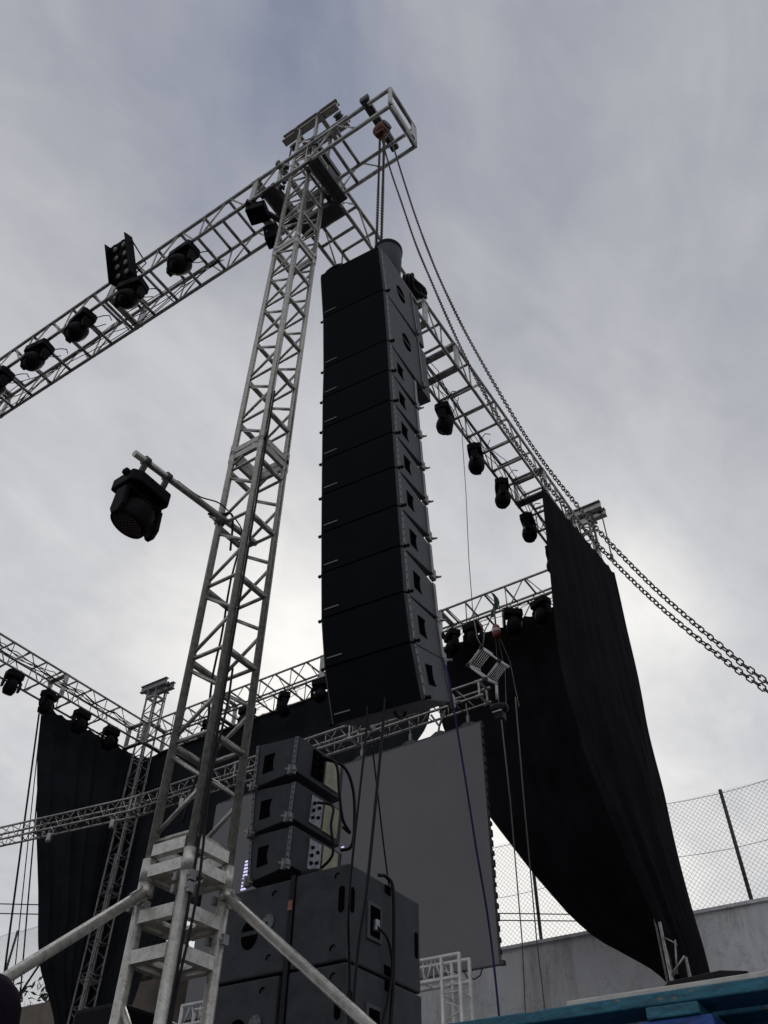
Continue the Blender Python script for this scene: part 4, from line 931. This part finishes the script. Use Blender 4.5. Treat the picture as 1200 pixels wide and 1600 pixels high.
# ------------------------------------------------------------------ walls, fences, trees, power lines
wl_ = MB(); wl_.box((-1.8, 14.45, 1.53), (20.0, .5, 6.26)); wl_.box((-1.8, 14.43, 4.685), (20.0, .56, .05))
tag(wl_.build('boundary_wall', 'wall'), 'tall weathered pale grey wall behind the stage at the lower right', 'wall')
wl2 = MB(); wl2.box((-22.6, 14.45, 1.9), (21.4, .5, 7.0)); tag(wl2.build('boundary_wall', 'wallb'), 'brown grey wall with bushes far behind the left curtain', 'wall')
def fence(x0, x1, y, zb, zt, posts, label, mesh=.085, sag=.05):
    root = thing('chain_link_fence', label, 'fence', ((x0 + x1) / 2, y, zb))
    for p in posts: MB().tube((p, y + .03, zb - .2), (p, y + .03, zt + .03), .032, 8).build('post', 'steel', root)
    o = MB(); H = zt - zb; n = int((x1 - x0 + H) / mesh)
    for i in range(n):
        for sgn in (1, -1):
            s_ = x0 - H + i * mesh if sgn > 0 else x0 + i * mesh
            a0, a1 = s_, s_ + sgn * H; za, zb_ = zb, zt
            lo, hi = min(a0, a1), max(a0, a1)
            if hi < x0 or lo > x1: continue
            pa_, pb_ = V((a0, y + sgn * .003, za)), V((a1, y + sgn * .003, zb_))
            def clip(p, q_, xx): t = (xx - p.x) / (q_.x - p.x); return p.lerp(q_, t)
            if pa_.x < x0: pa_ = clip(pa_, pb_, x0)
            if pb_.x < x0: pb_ = clip(pa_, pb_, x0)
            if pa_.x > x1: pa_ = clip(pa_, pb_, x1)
            if pb_.x > x1: pb_ = clip(pa_, pb_, x1)
            if (pb_ - pa_).length < .05: continue
            o.path([pa_, pb_], .0025, 3, False)
    o.build('wire_mesh', 'gal', root)
    o = MB()
    for f in (0., .5, 1.):
        o.path([(x0 + (x1 - x0) * k / 40, y - .008, zb + H * f - (sag * abs(math.sin(k * .7)) if f else -.02)) for k in range(41)], .0045, 5)
    o.build('tension_wire', 'gal', root)
    return root
fence(-11.5, 6.0, 14.35, 4.71, 6.56, [-9.9, -6.26, -2.66, .95, 4.5], 'chain link fence with thin dark posts on top of the pale wall')
fl = fence(-27, -15.0, 14.35, 5.4, 7.38, [-24.6, -21.3, -18.0], 'chain link fence on the brown wall at the lower left corner')
b = MB(); b.tube((-19.75, 14.3, 6.5), (-20.6, 14.3, 5.4), .03, 6); b.build('brace', 'steel', fl)
def tree(x_, y_, z_, h_, cr_, label, seed, n=2600, ls=.13):
    rnd = random.Random(seed); root = thing('leafy_tree', label, 'tree', (x_, y_, -1.6), 'trees behind the brown wall'); t = MB()
    t.path([(x_, y_, -1.6), (x_ + .1, y_, z_ * .5), (x_ - .1, y_ + .1, z_)], [.22, .17, .10], 8)
    ends = []
    for k in range(11):
        an = rnd.uniform(0, 6.283); e = V((x_ + cr_ * .7 * math.cos(an), y_ + cr_ * .7 * math.sin(an), z_ + h_ * rnd.uniform(-.15, .95))); ends.append(e)
        s_ = V((x_, y_, z_ - rnd.uniform(0, 1.5))); t.path([s_, s_.lerp(e, .5) + Z * .2, e], [.07, .045, .015], 6)
    t.build('trunk', 'bark', root)
    c = MB()
    cl = [e + V((rnd.gauss(0, .4), rnd.gauss(0, .4), rnd.gauss(0, .3))) for e in ends for _ in range(4)]
    for i in range(n):
        p = rnd.choice(cl) + V((rnd.gauss(0, .42), rnd.gauss(0, .42), rnd.gauss(0, .36)))
        u = V((rnd.gauss(0, 1), rnd.gauss(0, 1), rnd.gauss(0, 1))).normalized(); w_ = u.cross(V((rnd.gauss(0, 1), rnd.gauss(0, 1), rnd.gauss(0, 1)))).normalized(); s_ = ls * rnd.uniform(.6, 1.3)
        c.add([p - u * s_, p + w_ * s_ * .35, p + u * s_, p - w_ * s_ * .35], [(0, 1, 2, 3)])
    c.build('crown', 'leaf', root)
tree(-19.2, 16.4, 4.6, 2.0, 1.9, 'small bushy tree behind the brown wall left of the left curtain', 2)
tree(-17.2, 16.6, 5.0, 2.3, 1.7, 'leafy tree behind the brown wall seen low through the near tower base', 6)
for z0_, z1_, lab in ((14.27, 14.2, 'upper one of two thin overhead lines crossing low behind the stage'), (13.83, 13.9, 'lower one of two thin overhead lines crossing low behind the stage')):
    o = MB(); p, q_ = V((-38.6, 24.7, z0_)), V((-15.5, 40.3, z1_)); d = q_ - p
    o.path([p + d * t + Z * (-1.0 * (1 - ((t - .5) / 2.5) ** 2) + .96) for t in [i / 20 * 5 - 2 for i in range(21)]], .028, 5)
    tag(o.build('overhead_line', 'cable'), lab, 'power line', 'overhead lines behind the stage')

# ------------------------------------------------------------------ foreground bits
PY = 1.75; PT = .455
def pallet():
    root = thing('blue_pallet', 'x', 'pallet', (-.52, PY + .4, 0), 'blue pallets in one tall stack')
    b = MB()
    for k in range(6): b.box((-.52, PY + .05 + .14 * k, -.012), (1.2, .10, .022))
    b.build('top_deck_slats', 'teal', root, bevel=.003)
    for xx in (-1.04, -.52, 0.):
        MB().box((xx, PY + .40, -.034), (.10, .80, .021)).build('stringer', 'teal', root, bevel=.003)
    for xx in (-1.05, -.52, .01):
        for yy in (.055, .40, .745): MB().box((xx, PY + yy, -.085), (.14, .10, .080)).build('block', 'blue', root, bevel=.004)
    for yy in (.05, .40, .75): MB().box((-.52, PY + yy, -.136), (1.2, .10, .021)).build('bottom_board', 'blue', root, bevel=.003)
    return root
pal = pallet(); labs = ['topmost blue and teal pallet of the stack at the lower right corner', 'second blue pallet from the top of the stack at the lower right corner']
pal['label'] = labs[0]; pal.location = V((-.52, PY + .4, PT)); pal.rotation_euler = (0, 0, R(.4))
for k in range(1, 14):
    c = copy_tree(pal); c.location = V((-.52 + .015 * math.sin(k * 2.1), PY + .4 + .01 * math.sin(k * 3.3), PT - .1475 * k)); c.rotation_euler = (0, 0, R(.5 * math.sin(k * 1.7)))
    c['label'] = labs[1] if k == 1 else 'blue pallet lower down in the tall stack at the lower right corner'
b = MB(); b.box((-.34, PY + .06, PT + .006), (.78, .09, .010)); tag(b.build('pale_board', 'pale_wood', bevel=.002), 'thin pale board lying along the edge of the topmost blue pallet', 'board')
b = MB(); b.prism([(-.535, PY + .025, PT + .0115), (-.385, PY + .025, PT + .0115), (-.37, PY + .025, PT + .018), (-.42, PY + .025, PT + .026), (-.52, PY + .025, PT + .021)], (0, .08, 0)); tag(b.build('black_mat', 'cable', bevel=.003), 'folded black rubber mat lying on the topmost blue pallet', 'mat')
hm = MB(); hc_ = V((-3.36, 2.16, 0))
hm.lathe([(0, .99), (.06, .985), (.12, .965), (.165, .925), (.19, .87), (.20, .80), (.205, .5), (.20, -.4), (.21, -1.6)], hc_, Z, 28)
tag(hm.build('covered_pillar', 'purple'), 'dark cloth covered rounded post at the lower left corner', 'post')
bc3 = MB(); bc3.box((-4.86, 4.2, 1.13), (.42, .4, .62)); tag(bc3.build('flight_case', 'black', bevel=.03), 'black case standing on the stage behind the near tower foot', 'case')
